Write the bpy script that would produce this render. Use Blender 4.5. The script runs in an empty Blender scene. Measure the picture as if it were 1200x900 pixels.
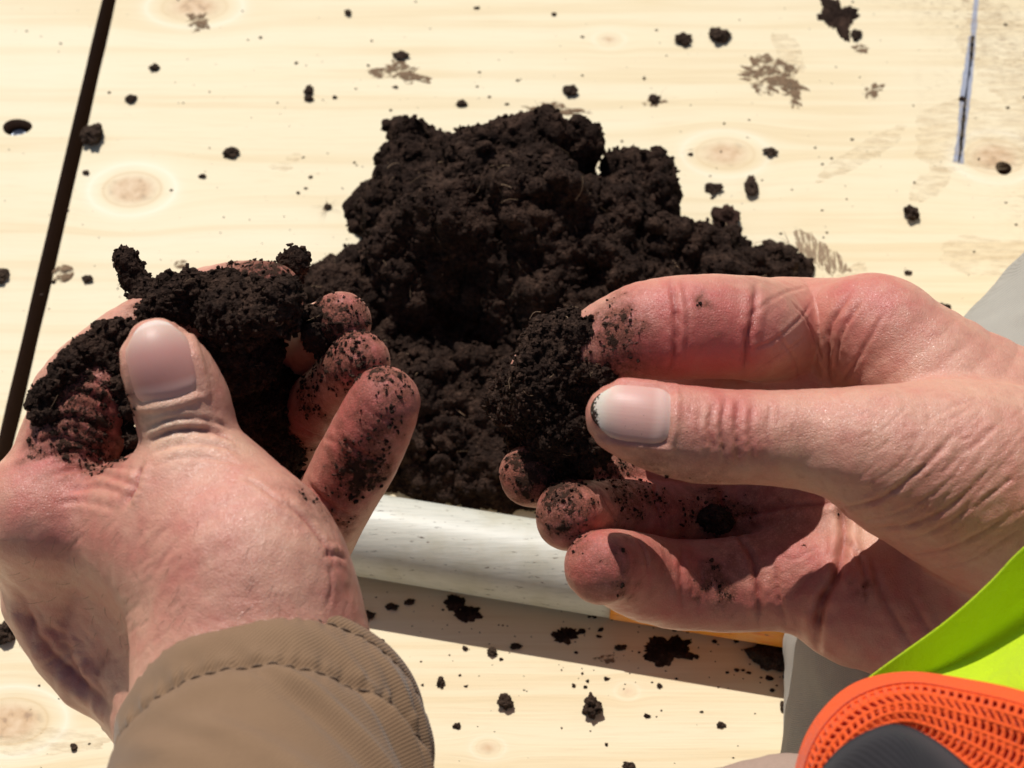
import bpy, bmesh, math, random, time
import numpy as np
from mathutils import Vector, Matrix
from mathutils.bvhtree import BVHTree
T0 = time.time()
random.seed(7)
RNG = np.random.default_rng(11)
scene = bpy.context.scene
col = scene.collection

# ------------------------------------------------------------------ camera, sky, sun, exposure
DEP = math.radians(58.0)                 # how steeply the camera looks down
FPX, DIST = 2090.0, 0.62                 # focal length in photo pixels, metres to the board
CAM = np.array([0.0, -DIST*math.cos(DEP), DIST*math.sin(DEP)])
cam_d = bpy.data.cameras.new('camera'); cam = bpy.data.objects.new('camera', cam_d); col.objects.link(cam)
cam.location = CAM; cam.rotation_euler = (math.pi/2-DEP, 0, 0)
cam_d.sensor_width = 36.0; cam_d.lens = 36.0*FPX/1200.0
cam_d.clip_start = 0.02; cam_d.clip_end = 200.0
cam_d.dof.use_dof = True; cam_d.dof.focus_distance = 0.47; cam_d.dof.aperture_fstop = 22.0
scene.camera = cam
SUN_EL, SUN_AZ = math.radians(52.0), math.radians(-17.0)   # azimuth measured from +Y towards +X
sdir = Vector((math.sin(SUN_AZ)*math.cos(SUN_EL), math.cos(SUN_AZ)*math.cos(SUN_EL), math.sin(SUN_EL)))
world = bpy.data.worlds.new('World'); scene.world = world; world.use_nodes = True
wn = world.node_tree; bg = wn.nodes['Background']
sky = wn.nodes.new('ShaderNodeTexSky'); sky.sky_type = 'NISHITA'; sky.sun_disc = False
sky.sun_elevation = SUN_EL; sky.sun_rotation = SUN_AZ
wn.links.new(sky.outputs[0], bg.inputs[0]); bg.inputs[1].default_value = 0.065
sun_d = bpy.data.lights.new('sun', 'SUN'); sun_d.energy = 4.2; sun_d.angle = math.radians(0.5); sun_d.color = (1.0, 0.975, 0.93)
sun = bpy.data.objects.new('sun', sun_d); col.objects.link(sun)
sun.rotation_euler = sdir.to_track_quat('Z', 'Y').to_euler()
scene.view_settings.view_transform = 'Standard'; scene.view_settings.look = 'None'
scene.view_settings.exposure = 0.0; scene.view_settings.gamma = 1.0
scene.render.resolution_x = 1024; scene.render.resolution_y = 768

# ------------------------------------------------------------------ where a photo pixel lies in the place (millimetres)
RIGHT = np.array([1.0, 0, 0]); UP = np.array([0, math.sin(DEP), math.cos(DEP)]); FWD = np.array([0, math.cos(DEP), -math.sin(DEP)])
C_MM = CAM*1000.0
def ray(px, py): return FWD + RIGHT*((px-600.0)/FPX) - UP*((py-450.0)/FPX)
def W(px, py, d): return C_MM + ray(px, py)*d                       # d millimetres deep from the camera
def G(px, py, h=0.0):                                               # on the plane h millimetres above the board
    r = ray(px, py); return C_MM + r*((h-C_MM[2])/r[2])
def sc(d): return d/FPX                                             # millimetres per pixel at depth d

# ------------------------------------------------------------------ noise
_perm = RNG.permutation(4096).astype(np.int64)
def _hash(ix, iy, iz):
    return _perm[(_perm[(_perm[ix & 4095] + iy) & 4095] + iz) & 4095]
_g = RNG.normal(size=(4096, 3)); _g /= np.linalg.norm(_g, axis=1)[:, None]
_f = RNG.random((4096, 3))
def perlin(P):
    I = np.floor(P).astype(np.int64); F = P-I; u = F*F*F*(F*(F*6-15)+10)
    out = np.zeros(len(P))
    for dx in (0, 1):
        for dy in (0, 1):
            for dz in (0, 1):
                g = _g[_hash(I[:, 0]+dx, I[:, 1]+dy, I[:, 2]+dz)]
                w = (u[:, 0] if dx else 1-u[:, 0])*(u[:, 1] if dy else 1-u[:, 1])*(u[:, 2] if dz else 1-u[:, 2])
                out += w*(g[:, 0]*(F[:, 0]-dx)+g[:, 1]*(F[:, 1]-dy)+g[:, 2]*(F[:, 2]-dz))
    return out*1.6
def fbm(P, n=3, lac=2.1, gain=0.5):
    o = 0; a = 1.0
    for i in range(n): o = o + a*perlin(P+17.3*i); P = P*lac; a *= gain
    return o
def worley(P):
    I = np.floor(P).astype(np.int64); F = P-I
    d1 = np.full(len(P), 9.0)
    for dx in (-1, 0, 1):
        for dy in (-1, 0, 1):
            for dz in (-1, 0, 1):
                f = _f[_hash(I[:, 0]+dx, I[:, 1]+dy, I[:, 2]+dz)]
                d = (f[:, 0]+dx-F[:, 0])**2+(f[:, 1]+dy-F[:, 1])**2+(f[:, 2]+dz-F[:, 2])**2
                np.minimum(d1, d, out=d1)
    return np.sqrt(d1)

# ------------------------------------------------------------------ distance fields
def smin(a, b, k):
    h = np.maximum(k-np.abs(a-b), 0)/k
    return np.minimum(a, b)-h*h*k*0.25
def spline(pts, n=6):
    P = np.array(pts, float); Q = np.vstack([2*P[0]-P[1], P, 2*P[-1]-P[-2]]); out = []
    for i in range(1, len(Q)-2):
        for t in np.linspace(0, 1, n, endpoint=False):
            a, b, c, d = Q[i-1:i+3]
            out.append(0.5*((2*b)+(-a+c)*t+(2*a-5*b+4*c-d)*t*t+(-a+3*b-3*c+d)*t**3))
    out.append(P[-1]); return np.array(out)
class Tube:                                                         # chain of tapered capsules; rows x,y,z,r
    def __init__(s, rows, n=4):
        s.r = spline(rows, n) if len(rows) > 2 else np.array(rows, float)
        R = s.r[:, 3].max()+4; s.lo = s.r[:, :3].min(0)-R; s.hi = s.r[:, :3].max(0)+R
    def __call__(s, P):
        out = np.full(len(P), 1e3)
        m = np.where(((P > s.lo-24) & (P < s.hi+24)).all(1))[0]
        if not len(m): return out
        Q = P[m]; x, y, z = (np.ascontiguousarray(Q[:, i], np.float32) for i in range(3))
        best = np.full(len(m), 1e3, np.float32)
        for a, b in zip(s.r[:-1].astype(np.float32), s.r[1:].astype(np.float32)):
            bx, by, bz = b[:3]-a[:3]; il = 1/(bx*bx+by*by+bz*bz+1e-9)
            px = x-a[0]; py = y-a[1]; pz = z-a[2]
            h = np.clip((px*bx+py*by+pz*bz)*il, 0, 1)
            px -= h*bx; py -= h*by; pz -= h*bz
            np.minimum(best, np.sqrt(px*px+py*py+pz*pz)-(a[3]+h*(b[3]-a[3])), out=best)
        out[m] = best; return out
class Balls:                                                        # rows x,y,z,r, melted together
    def __init__(s, rows, k=4.0): s.r = np.array(rows, float); s.k = k; s.lo = (s.r[:, :3]-s.r[:, 3:]).min(0)-3; s.hi = (s.r[:, :3]+s.r[:, 3:]).max(0)+3
    def __call__(s, P):
        out = np.full(len(P), 1e3)
        for b in s.r: out = smin(out, np.sqrt(((P-b[:3])**2).sum(1))-b[3], s.k)
        return out
def WT(rows, **k):                                                  # rows px,py,depth,radius in pixels
    return Tube([[*W(x, y, d), r*sc(d)] for x, y, d, r in rows], **k)

def iso(sdf, lo, hi, h, ratio=4, project=True):
    lo = np.array(lo, float); hi = np.array(hi, float)
    H = h*ratio; nc = np.ceil((hi-lo)/H).astype(int)+1
    g = [np.arange(n)*H+lo[i] for i, n in enumerate(nc)]
    X = np.stack(np.meshgrid(*g, indexing='ij'), -1).reshape(-1, 3)
    dc = sdf(X).reshape(nc)
    n = (nc-1)*ratio+1
    idx = [np.clip(np.round(np.arange(m)/ratio).astype(int), 0, nc[i]-1) for i, m in enumerate(n)]
    near = np.abs(dc) < H*1.05+0.6
    D = np.where(dc > 0, 9.0, -9.0).astype(np.float32)[np.ix_(*idx)]
    M = near[np.ix_(*idx)]
    ii = np.argwhere(M)
    D[ii[:, 0], ii[:, 1], ii[:, 2]] = sdf(ii*h+lo)
    D[[0, -1]] = 9; D[:, [0, -1]] = 9; D[:, :, [0, -1]] = 9
    S = D < 0
    c = np.zeros(np.array(S.shape)-1, np.int8)
    for a in (0, 1):
        for b in (0, 1):
            for e in (0, 1):
                c += S[a:a+c.shape[0], b:b+c.shape[1], e:e+c.shape[2]]
    act = (c > 0) & (c < 8); cells = np.argwhere(act)
    vid = np.full(act.shape, -1, np.int64); vid[act] = np.arange(len(cells))
    acc = np.zeros((len(cells), 3)); cnt = np.zeros(len(cells))
    cor = [(a, b, e) for a in (0, 1) for b in (0, 1) for e in (0, 1)]
    for p in cor:
        for ax in range(3):
            if p[ax]: continue
            q = list(p); q[ax] = 1
            A = D[cells[:, 0]+p[0], cells[:, 1]+p[1], cells[:, 2]+p[2]]; B = D[cells[:, 0]+q[0], cells[:, 1]+q[1], cells[:, 2]+q[2]]
            m = (A < 0) != (B < 0); t = A[m]/(A[m]-B[m])
            v = np.tile(np.array(p, float), (m.sum(), 1)); v[:, ax] += t
            acc[m] += v; cnt[m] += 1
    V = (cells+acc/cnt[:, None])*h+lo
    faces = []
    for ax in range(3):
        o1, o2 = [(1, 2), (2, 0), (0, 1)][ax]
        sl0 = [slice(None)]*3; sl1 = [slice(None)]*3; sl0[ax] = slice(0, -1); sl1[ax] = slice(1, None)
        e = S[tuple(sl0)] != S[tuple(sl1)]
        E = np.argwhere(e); E = E[(E[:, o1] > 0) & (E[:, o2] > 0) & (E[:, o1] < S.shape[o1]-1) & (E[:, o2] < S.shape[o2]-1)]
        inside = S[tuple(sl0)][E[:, 0], E[:, 1], E[:, 2]]
        def v(a, b):
            Q = E.copy(); Q[:, o1] -= a; Q[:, o2] -= b
            return vid[Q[:, 0], Q[:, 1], Q[:, 2]]
        q = np.stack([v(1, 1), v(0, 1), v(0, 0), v(1, 0)], 1)
        q[~inside] = q[~inside][:, ::-1]
        faces.append(q)
    Fq = np.vstack(faces)
    if project:
        V = V-np.clip(sdf(V), -h, h)[:, None]*vnormals(V, Fq)
    return V, Fq
def vnormals(V, F):
    n = np.cross(V[F[:, 2]]-V[F[:, 0]], V[F[:, 3]]-V[F[:, 1]]); N = np.zeros_like(V)
    for i in range(4): 
        for a in range(3): N[:, a] += np.bincount(F[:, i], n[:, a], len(V))
    return N/np.maximum(np.linalg.norm(N, axis=1), 1e-9)[:, None]
def smooth(V, F, it=1, lam=0.5):
    for _ in range(it):
        acc = np.zeros_like(V); cnt = np.zeros(len(V))
        for i in range(4):
            a, b = F[:, i], F[:, (i+1) % 4]
            cnt += np.bincount(a, minlength=len(V))+np.bincount(b, minlength=len(V))
            for k in range(3): acc[:, k] += np.bincount(a, V[b, k], len(V))+np.bincount(b, V[a, k], len(V))
        V = V+lam*(acc/np.maximum(cnt, 1)[:, None]-V)
    return V

# ------------------------------------------------------------------ linking
def mesh_np(name, V, F, mats, parent=None, shade=True, mi=None, attrs=None, origin=None):
    """V in world millimetres; one mesh object, origin at its base"""
    V = np.asarray(V, float)/1000.0; F = np.asarray(F)
    o3 = np.array(origin, float)/1000.0 if origin is not None else np.zeros(3)
    me = bpy.data.meshes.new(name)
    k = F.shape[1]
    me.vertices.add(len(V)); me.vertices.foreach_set('co', (V-o3).ravel().astype(np.float32))
    me.loops.add(F.size); me.loops.foreach_set('vertex_index', F.ravel().astype(np.int32))
    me.polygons.add(len(F)); me.polygons.foreach_set('loop_start', (np.arange(len(F))*k).astype(np.int32))
    me.update(calc_edges=True); me.validate()
    me.polygons.foreach_set('use_smooth', np.full(len(me.polygons), shade))
    for m in (mats if isinstance(mats, (list, tuple)) else [mats]): me.materials.append(m)
    if mi is not None: me.polygons.foreach_set('material_index', np.asarray(mi, np.int32))
    for an, av in (attrs or {}).items():
        a = me.attributes.new(an, 'FLOAT', 'POINT'); a.data.foreach_set('value', np.asarray(av, np.float32))
    o = bpy.data.objects.new(name, me); col.objects.link(o)
    o.location = o3
    if parent is not None:
        o.parent = parent; o.location = Vector(o3)-Vector(world_loc(parent))
    return o
def world_loc(o):
    v = Vector((0, 0, 0))
    while o is not None: v += o.location; o = o.parent
    return v
def empty(name, loc_mm):
    o = bpy.data.objects.new(name, None); col.objects.link(o); o.empty_display_size = 0.01
    o.location = np.array(loc_mm)/1000.0; return o
def tag(o, label=None, cat=None, group=None, kind=None):
    if label: o['label'] = label
    if cat: o['category'] = cat
    if group: o['group'] = group
    if kind: o['kind'] = kind
    return o
class MB:                                                           # collects loose shapes for one mesh
    def __init__(s): s.v = []; s.f = []; s.n = 0
    def add(s, V, F):
        V = np.asarray(V); F = np.asarray(F)
        if F.shape[1] == 3: F = np.hstack([F, F[:, 2:3]])
        s.v.append(V); s.f.append(F+s.n); s.n += len(V)
    def get(s): return np.vstack(s.v), np.vstack(s.f)
def build_mixed(name, V, F, mat, parent=None, shade=True, origin=None, attrs=None):
    """quads where the last index may repeat (triangles)"""
    F = np.asarray(F); tri = F[:, 2] == F[:, 3]
    V = np.asarray(V, float)/1000.0; o3 = np.array(origin, float)/1000.0 if origin is not None else np.zeros(3)
    me = bpy.data.meshes.new(name)
    fs = [tuple(int(i) for i in (r[:3] if t else r)) for r, t in zip(F, tri)]
    me.from_pydata([tuple(p) for p in (V-o3)], [], fs); me.update()
    me.polygons.foreach_set('use_smooth', np.full(len(me.polygons), shade))
    me.materials.append(mat)
    for an, av in (attrs or {}).items():
        a = me.attributes.new(an, 'FLOAT', 'POINT'); a.data.foreach_set('value', np.asarray(av, np.float32))
    o = bpy.data.objects.new(name, me); col.objects.link(o); o.location = o3
    if parent is not None:
        o.parent = parent; o.location = Vector(o3)-Vector(world_loc(parent))
    return o

# ------------------------------------------------------------------ material helpers
class Mat:
    def __init__(s, name):
        s.m = bpy.data.materials.new(name); s.m.use_nodes = True; s.t = s.m.node_tree
        s.b = s.t.nodes['Principled BSDF']
    def n(s, typ, **k):
        o = s.t.nodes.new('ShaderNode'+typ)
        for a, b in k.items(): setattr(o, a, b)
        return o
    def l(s, a, b): s.t.links.new(a, b)
    def val(s, sock, v):
        if hasattr(v, 'is_linked') or isinstance(v, bpy.types.NodeSocket): s.l(v, sock)
        else: sock.default_value = v
    def math(s, op, a, b=0.0, c=None, clamp=False):
        o = s.n('Math', operation=op, use_clamp=clamp); s.val(o.inputs[0], a); s.val(o.inputs[1], b)
        if c is not None: s.val(o.inputs[2], c)
        return o.outputs[0]
    def mix(s, f, a, b, typ='MIX'):
        o = s.n('Mix', data_type='RGBA', blend_type=typ); s.val(o.inputs[0], f); s.val(o.inputs[6], a); s.val(o.inputs[7], b)
        return o.outputs[2]
    def ramp(s, f, stops, interp='LINEAR'):
        o = s.n('ValToRGB'); s.val(o.inputs[0], f); r = o.color_ramp; r.interpolation = interp
        while len(r.elements) > 1: r.elements.remove(r.elements[-1])
        r.elements[0].position = stops[0][0]; r.elements[0].color = stops[0][1]
        for p, c in stops[1:]: e = r.elements.new(p); e.color = c
        return o.outputs[0]
    def coords(s, scale=(1, 1, 1), rot=(0, 0, 0), loc=(0, 0, 0), src='Object'):
        tc = s.n('TexCoord'); m = s.n('Mapping'); s.l(tc.outputs[src], m.inputs[0])
        m.inputs['Scale'].default_value = scale; m.inputs['Rotation'].default_value = rot; m.inputs['Location'].default_value = loc
        return m.outputs[0]
    def noise(s, vec, scale, detail=3, rough=0.5, dist=0.0, out=0):
        o = s.n('TexNoise'); s.l(vec, o.inputs['Vector']); o.inputs['Scale'].default_value = scale
        o.inputs['Detail'].default_value = detail; o.inputs['Roughness'].default_value = rough; o.inputs['Distortion'].default_value = dist
        return o.outputs[out]
    def voro(s, vec, scale, feature='F1', out='Distance', rand=1.0):
        o = s.n('TexVoronoi', feature=feature); s.l(vec, o.inputs['Vector']); o.inputs['Scale'].default_value = scale
        o.inputs['Randomness'].default_value = rand
        return o.outputs[out]
    def attr(s, name): o = s.n('Attribute', attribute_name=name); return o.outputs['Fac']
    def bump(s, h, strength, dist, prev=None):
        o = s.n('Bump'); s.val(o.inputs['Height'], h); o.inputs['Strength'].default_value = strength; o.inputs['Distance'].default_value = dist
        if prev is not None: s.l(prev, o.inputs['Normal'])
        return o.outputs[0]
    def set(s, **k):
        for a, v in k.items(): s.val(s.b.inputs[a.replace('_', ' ')], v)
        return s.m
def c4(r, g, b): return (r, g, b, 1.0)
# ------------------------------------------------------------------ materials
def mat_soil(name='soil', base=(0.029, 0.0160, 0.0112), light=(0.105, 0.059, 0.040)):
    m = Mat(name); c = m.coords((1000, 1000, 1000))
    big = m.noise(c, 0.10, 3); mid = m.noise(c, 0.7, 4, 0.7); fine = m.noise(c, 3.0, 3, 0.7)
    f = m.math('MULTIPLY', m.math('ADD', m.math('MULTIPLY', big, 0.6), m.math('MULTIPLY', mid, 0.7)), 1.0)
    colr = m.ramp(f, [(0.40, c4(*[v*0.55 for v in base])), (0.62, c4(*base)), (0.74, c4(*[(a+b)*.45 for a, b in zip(base, light)])), (0.88, c4(*light))])
    m.l(colr, m.b.inputs['Base Color'])
    nb = m.bump(mid, 0.9, 0.0012); nb = m.bump(fine, 0.8, 0.0005, nb); nb = m.bump(m.voro(c, 1.1), 0.8, 0.0007, nb)
    m.l(nb, m.b.inputs['Normal'])
    return m.set(Roughness=0.9, Specular_IOR_Level=0.10)
M_SOIL = mat_soil()
def mat_smear(name, rgb, rgb2, thr, sc3, rot=0.0, sharp=9.0, amax=1.0):
    m = Mat(name); c = m.coords(sc3, rot=(0, 0, rot)); n1 = m.noise(c, 1.0, 5, .7); n2 = m.noise(m.coords((1000, 1000, 1000)), .5, 4, .6)
    m.l(m.mix(n2, c4(*rgb), c4(*rgb2)), m.b.inputs['Base Color']); m.l(m.math('MULTIPLY', m.math('MULTIPLY', m.math('SUBTRACT', n1, thr), sharp, clamp=True), amax), m.b.inputs['Alpha'])
    m.l(m.bump(n2, .6, .0005), m.b.inputs['Normal']); return m.set(Roughness=.9, Specular_IOR_Level=.15)
def mat_skin(name, base, red, pale):
    m = Mat(name); c = m.coords((1000, 1000, 1000))
    d = m.attr('dirt'); r = m.attr('red'); pl = m.attr('pale')
    mott = m.noise(c, 0.14, 3, 0.6); mott2 = m.noise(c, 0.55, 3, 0.6)
    rr = m.math('ADD', r, m.math('MULTIPLY', m.math('SUBTRACT', mott, 0.46), 1.5), clamp=True)
    colr = m.mix(rr, c4(*base), c4(*red))
    colr = m.mix(m.math('MULTIPLY', pl, 0.8, clamp=True), colr, c4(*pale))
    colr = m.mix(m.math('MULTIPLY', m.math('SUBTRACT', mott2, 0.52), 1.6, clamp=True), colr, c4(base[0]*.72, base[1]*.62, base[2]*.6))
    # fine criss-cross skin relief
    vor = m.voro(m.coords((1000, 1000, 1000), rot=(.3, .2, .5)), 1.25, 'DISTANCE_TO_EDGE')
    cell = m.math('MINIMUM', m.math('MULTIPLY', vor, 4.0), 1.0)
    vor2 = m.math('MINIMUM', m.math('MULTIPLY', m.voro(c, 2.6, 'DISTANCE_TO_EDGE'), 5.0), 1.0)
    # dirt: thin smears, flecks and crumbs
    sm = m.noise(c, 0.35, 5, 0.72); fl = m.noise(c, 0.75, 4, 0.62); fl2 = m.noise(m.coords((1000, 1000, 1000), rot=(1, 2, 0), loc=(5, 3, 1)), 0.38, 4, 0.6)
    thr = m.math('SUBTRACT', 0.76, m.math('MULTIPLY', d, 0.26))
    fleck = m.math('MULTIPLY', m.math('SUBTRACT', fl, thr), 14.0, clamp=True)
    fleck2 = m.math('MULTIPLY', m.math('SUBTRACT', fl2, m.math('SUBTRACT', 0.76, m.math('MULTIPLY', d, 0.26))), 16.0, clamp=True)
    film = m.math('MULTIPLY', m.math('MULTIPLY', d, m.math('MULTIPLY', m.math('SUBTRACT', sm, 0.28), 3.6, clamp=True)), 1.35, clamp=True)
    crease = m.math('MULTIPLY', m.math('SUBTRACT', 1.0, cell), m.math('MULTIPLY', d, 0.7), clamp=True)
    colr = m.mix(m.math('MINIMUM', film, .82), colr, c4(0.205, 0.078, 0.048))
    colr = m.mix(crease, colr, c4(0.05, 0.026, 0.02))
    cr = m.attr('crease')
    colr = m.mix(m.math('MULTIPLY', cr, 0.75, clamp=True), colr, c4(red[0]*.55, red[1]*.42, red[2]*.42))
    dirtm = m.math('MAXIMUM', fleck, fleck2)
    solid = m.math('MULTIPLY', m.math('SUBTRACT', d, 1.0), 3.0, clamp=True)
    dirtm = m.math('MAXIMUM', dirtm, solid)
    colr = m.mix(dirtm, colr, c4(0.044, 0.023, 0.0155))
    m.l(colr, m.b.inputs['Base Color'])
    nb = m.bump(cell, 0.24, 0.0002)
    nb = m.bump(vor2, 0.34, 0.00016, nb)
    nb = m.bump(m.noise(c, 0.5, 4, 0.6), 0.35, 0.0006, nb)
    nb = m.bump(dirtm, 0.7, 0.0006, nb); m.l(nb, m.b.inputs['Normal'])
    rgh = m.math('ADD', m.math('ADD', 0.20, m.math('MULTIPLY', m.noise(c, 1.7, 3, .7), .30)), m.math('MULTIPLY', m.math('MAXIMUM', dirtm, film), 0.4)); m.l(rgh, m.b.inputs['Roughness'])
    m.b.inputs['Subsurface Weight'].default_value = 0.22; m.b.inputs['Subsurface Scale'].default_value = 0.0022
    m.b.inputs['Subsurface Radius'].default_value = (1.0, 0.35, 0.2)
    m.l(m.math('SUBTRACT', 0.5, m.math('MULTIPLY', m.math('MAXIMUM', dirtm, m.math('MINIMUM', film, .8)), 0.46)), m.b.inputs['Specular IOR Level'])
    return m.m
M_SKIN = mat_skin('skin', (0.62, 0.300, 0.212), (0.55, 0.140, 0.113), (0.73, 0.47, 0.32))
def mat_nail(name, white):
    m = Mat(name); c = m.coords((1000, 1000, 1000)); u = m.attr('nu')       # 0 cuticle .. 1 free edge
    colr = m.ramp(u, [(0.0, c4(.64, .38, .32)), (0.2, c4(.62, .34, .285)), (0.28, c4(.54, .245, .20)), (0.62, c4(.58, .28, .235)),
                      (0.80 if white else .93, c4(.62, .42, .34)), (0.90 if white else .96, c4(*( (.62, .57, .47) if white else (.70, .55, .48))))])
    if white: colr = m.mix(.25, colr, c4(.74, .56, .48))
    rimm = m.math('MULTIPLY', m.math('SUBTRACT', m.math('MAXIMUM', m.math('SUBTRACT', 1.0, u), m.math('ABSOLUTE', m.attr('nv'))), .93), 16.0, clamp=True); colr = m.mix(m.math('MULTIPLY', rimm, .6), colr, c4(.78, .60, .48))
    fl = m.noise(c, 1.6, 4, .6); thr = m.math('SUBTRACT', 0.72, m.math('MULTIPLY', m.attr('nd'), 0.28))
    k = m.math('MULTIPLY', m.math('SUBTRACT', fl, thr), 15.0, clamp=True)
    colr = m.mix(k, colr, c4(.03, .018, .013)); m.l(colr, m.b.inputs['Base Color'])
    st = m.noise(m.coords((1000, 1000, 1000)), 1.0, 2)
    nvn = m.n('CombineXYZ'); m.l(m.math('MULTIPLY', m.attr('nv'), 9.0), nvn.inputs[0]); m.l(m.math('MULTIPLY', u, .6), nvn.inputs[1]); m.l(m.bump(m.noise(nvn.outputs[0], 1.0, 3, .7), 0.25, 0.0002), m.b.inputs['Normal'])
    m.b.inputs['Subsurface Weight'].default_value = 0.2; m.b.inputs['Subsurface Scale'].default_value = 0.0015
    return m.set(Roughness=0.45, Specular_IOR_Level=0.3)
M_NAILL = mat_nail('thumb_nail_pink', False); M_NAILR = mat_nail('thumb_nail_pale', True)
def mat_wood():
    m = Mat('pine_plywood'); m_xy = m.coords((1, 1, 1))
    sx = m.n('SeparateXYZ'); m.l(m_xy, sx.inputs[0]); X = m.math('MULTIPLY', sx.outputs[0], 1000.0); Y = m.math('MULTIPLY', sx.outputs[1], 1000.0)
    knots = KNOTS
    yoff = None; core = None; halo = None; halo2 = None
    for (kx, ky, rx, ry, st) in knots:
        dx = m.math('DIVIDE', m.math('SUBTRACT', X, kx), rx); dy = m.math('DIVIDE', m.math('SUBTRACT', Y, ky), ry)
        r2 = m.math('ADD', m.math('MULTIPLY', dx, dx), m.math('MULTIPLY', dy, dy))
        # grain bends round each knot
        g = m.math('EXPONENT', m.math('MULTIPLY', r2, -0.28))
        push = m.math('MULTIPLY', m.math('MULTIPLY', dy, g), -ry*0.95)
        cr = m.math('MULTIPLY', m.math('SUBTRACT', 1.0, m.math('SMOOTH_MIN', m.math('SQRT', r2), 1.0, 0.1)), 2.2*st, clamp=True)
        hl = m.math('MULTIPLY', m.math('EXPONENT', m.math('MULTIPLY', m.math('ABSOLUTE', m.math('SUBTRACT', m.math('SQRT', r2), 1.0)), -16.0)), st)
        yoff = push if yoff is None else m.math('ADD', yoff, push)
        core = cr if core is None else m.math('ADD', core, cr)
        halo = hl if halo is None else m.math('ADD', halo, hl)
        h2 = m.math('MULTIPLY', m.math('EXPONENT', m.math('MULTIPLY', m.math('ABSOLUTE', m.math('SUBTRACT', m.math('SQRT', r2), 1.5)), -6.0)), st); halo2 = h2 if halo2 is None else m.math('ADD', halo2, h2)
    cx = m.n('CombineXYZ'); m.l(m.math('MULTIPLY', X, 0.012), cx.inputs[0]); m.l(m.math('ADD', Y, yoff), cx.inputs[1])
    low = m.noise(cx.outputs[0], 0.022, 3, 0.5); cx2 = m.n('CombineXYZ')
    m.l(m.math('MULTIPLY', X, 0.03), cx2.inputs[0]); m.l(m.math('ADD', m.math('ADD', Y, yoff), m.math('MULTIPLY', low, 30.0)), cx2.inputs[1])
    rings = m.noise(cx2.outputs[0], 0.11, 3, 0.55); fine = m.noise(cx2.outputs[0], 1.3, 3, 0.6)
    blot = m.noise(m.coords((1000, 1000, 1000)), 0.012, 2)
    colr = m.ramp(rings, [(0.30, c4(0.82, 0.705, 0.48)), (0.50, c4(0.81, 0.68, 0.445)), (0.60, c4(0.76, 0.61, 0.37)), (0.70, c4(0.81, 0.675, 0.44))])
    colr = m.mix(m.math('MULTIPLY', m.math('SUBTRACT', fine, 0.50), 1.8, clamp=True), colr, c4(0.70, 0.53, 0.31))
    colr = m.mix(m.math('MULTIPLY', m.math('SUBTRACT', blot, 0.45), 1.5, clamp=True), colr, c4(0.84, 0.74, 0.53))
    kn = m.noise(m.coords((1000, 1000, 1000)), 0.25, 3)
    colr = m.mix(m.math('MULTIPLY', halo, 0.75, clamp=True), colr, c4(0.66, 0.47, 0.25)); colr = m.mix(m.math('MULTIPLY', halo2, 0.7, clamp=True), colr, c4(0.87, 0.80, 0.62))
    colr = m.mix(m.math('MULTIPLY', core, 0.75, clamp=True), colr, m.ramp(kn, [(0.30, c4(0.30, 0.15, 0.08)), (0.42, c4(0.56, 0.34, 0.18)), (0.65, c4(0.70, 0.49, 0.31))]))
    # sawn scuffs in the upper right corner
    sc_c = m.coords((1000, 1000, 1000), rot=(0, 0, 0)); s1 = m.noise(m.coords((250, 1500, 1000)), 1.0, 2, .6); s2 = m.noise(sc_c, 0.03, 2)
    rough_zone = m.math('MULTIPLY', m.math('SUBTRACT', m.math('ADD', m.math('MULTIPLY', X, 0.006), m.math('MULTIPLY', Y, .002)), 1.16), 3.0, clamp=True)
    scuff = m.math('MULTIPLY', m.math('MULTIPLY', m.math('SUBTRACT', s1, 0.53), 6.0, clamp=True), m.math('MULTIPLY', rough_zone, m.math('MULTIPLY', m.math('SUBTRACT', s2, .35), 4.0, clamp=True)))
    colr = m.mix(m.math('MULTIPLY', scuff, 0.8, clamp=True), colr, c4(0.36, 0.22, 0.12))
    # specks of dried mud
    sp = m.noise(m.coords((1000, 1000, 1000), loc=(3, 9, 2)), 0.42, 2, 0.4); sz = m.noise(m.coords((1000, 1000, 1000)), 0.02, 2)
    k = m.math('MULTIPLY', m.math('SUBTRACT', sp, m.math('SUBTRACT', 0.90, m.math('MULTIPLY', sz, 0.16))), 22.0, clamp=True)
    colr = m.mix(m.math('MULTIPLY', k, .8), colr, c4(0.17, 0.11, 0.07))
    m.l(colr, m.b.inputs['Base Color'])
    nb = m.bump(fine, 0.25, 0.0003); nb = m.bump(rings, 0.2, 0.0006, nb); nb = m.bump(scuff, 0.5, -0.0006, nb); m.l(nb, m.b.inputs['Normal'])
    return m.set(Roughness=0.62, Specular_IOR_Level=0.3)
def mat_plain(name, rgb, rough=0.6, var=0.15, bump=0.3, scale=0.5, spec=0.4):
    m = Mat(name); c = m.coords((1000, 1000, 1000)); n1 = m.noise(c, scale, 4, .6)
    colr = m.mix(m.math('MULTIPLY', n1, 1.0), c4(*[v*(1-var) for v in rgb]), c4(*[min(1, v*(1+var)) for v in rgb])); m.l(colr, m.b.inputs['Base Color'])
    m.l(m.bump(n1, bump, 0.0004), m.b.inputs['Normal'])
    return m.set(Roughness=rough, Specular_IOR_Level=spec)
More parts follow.
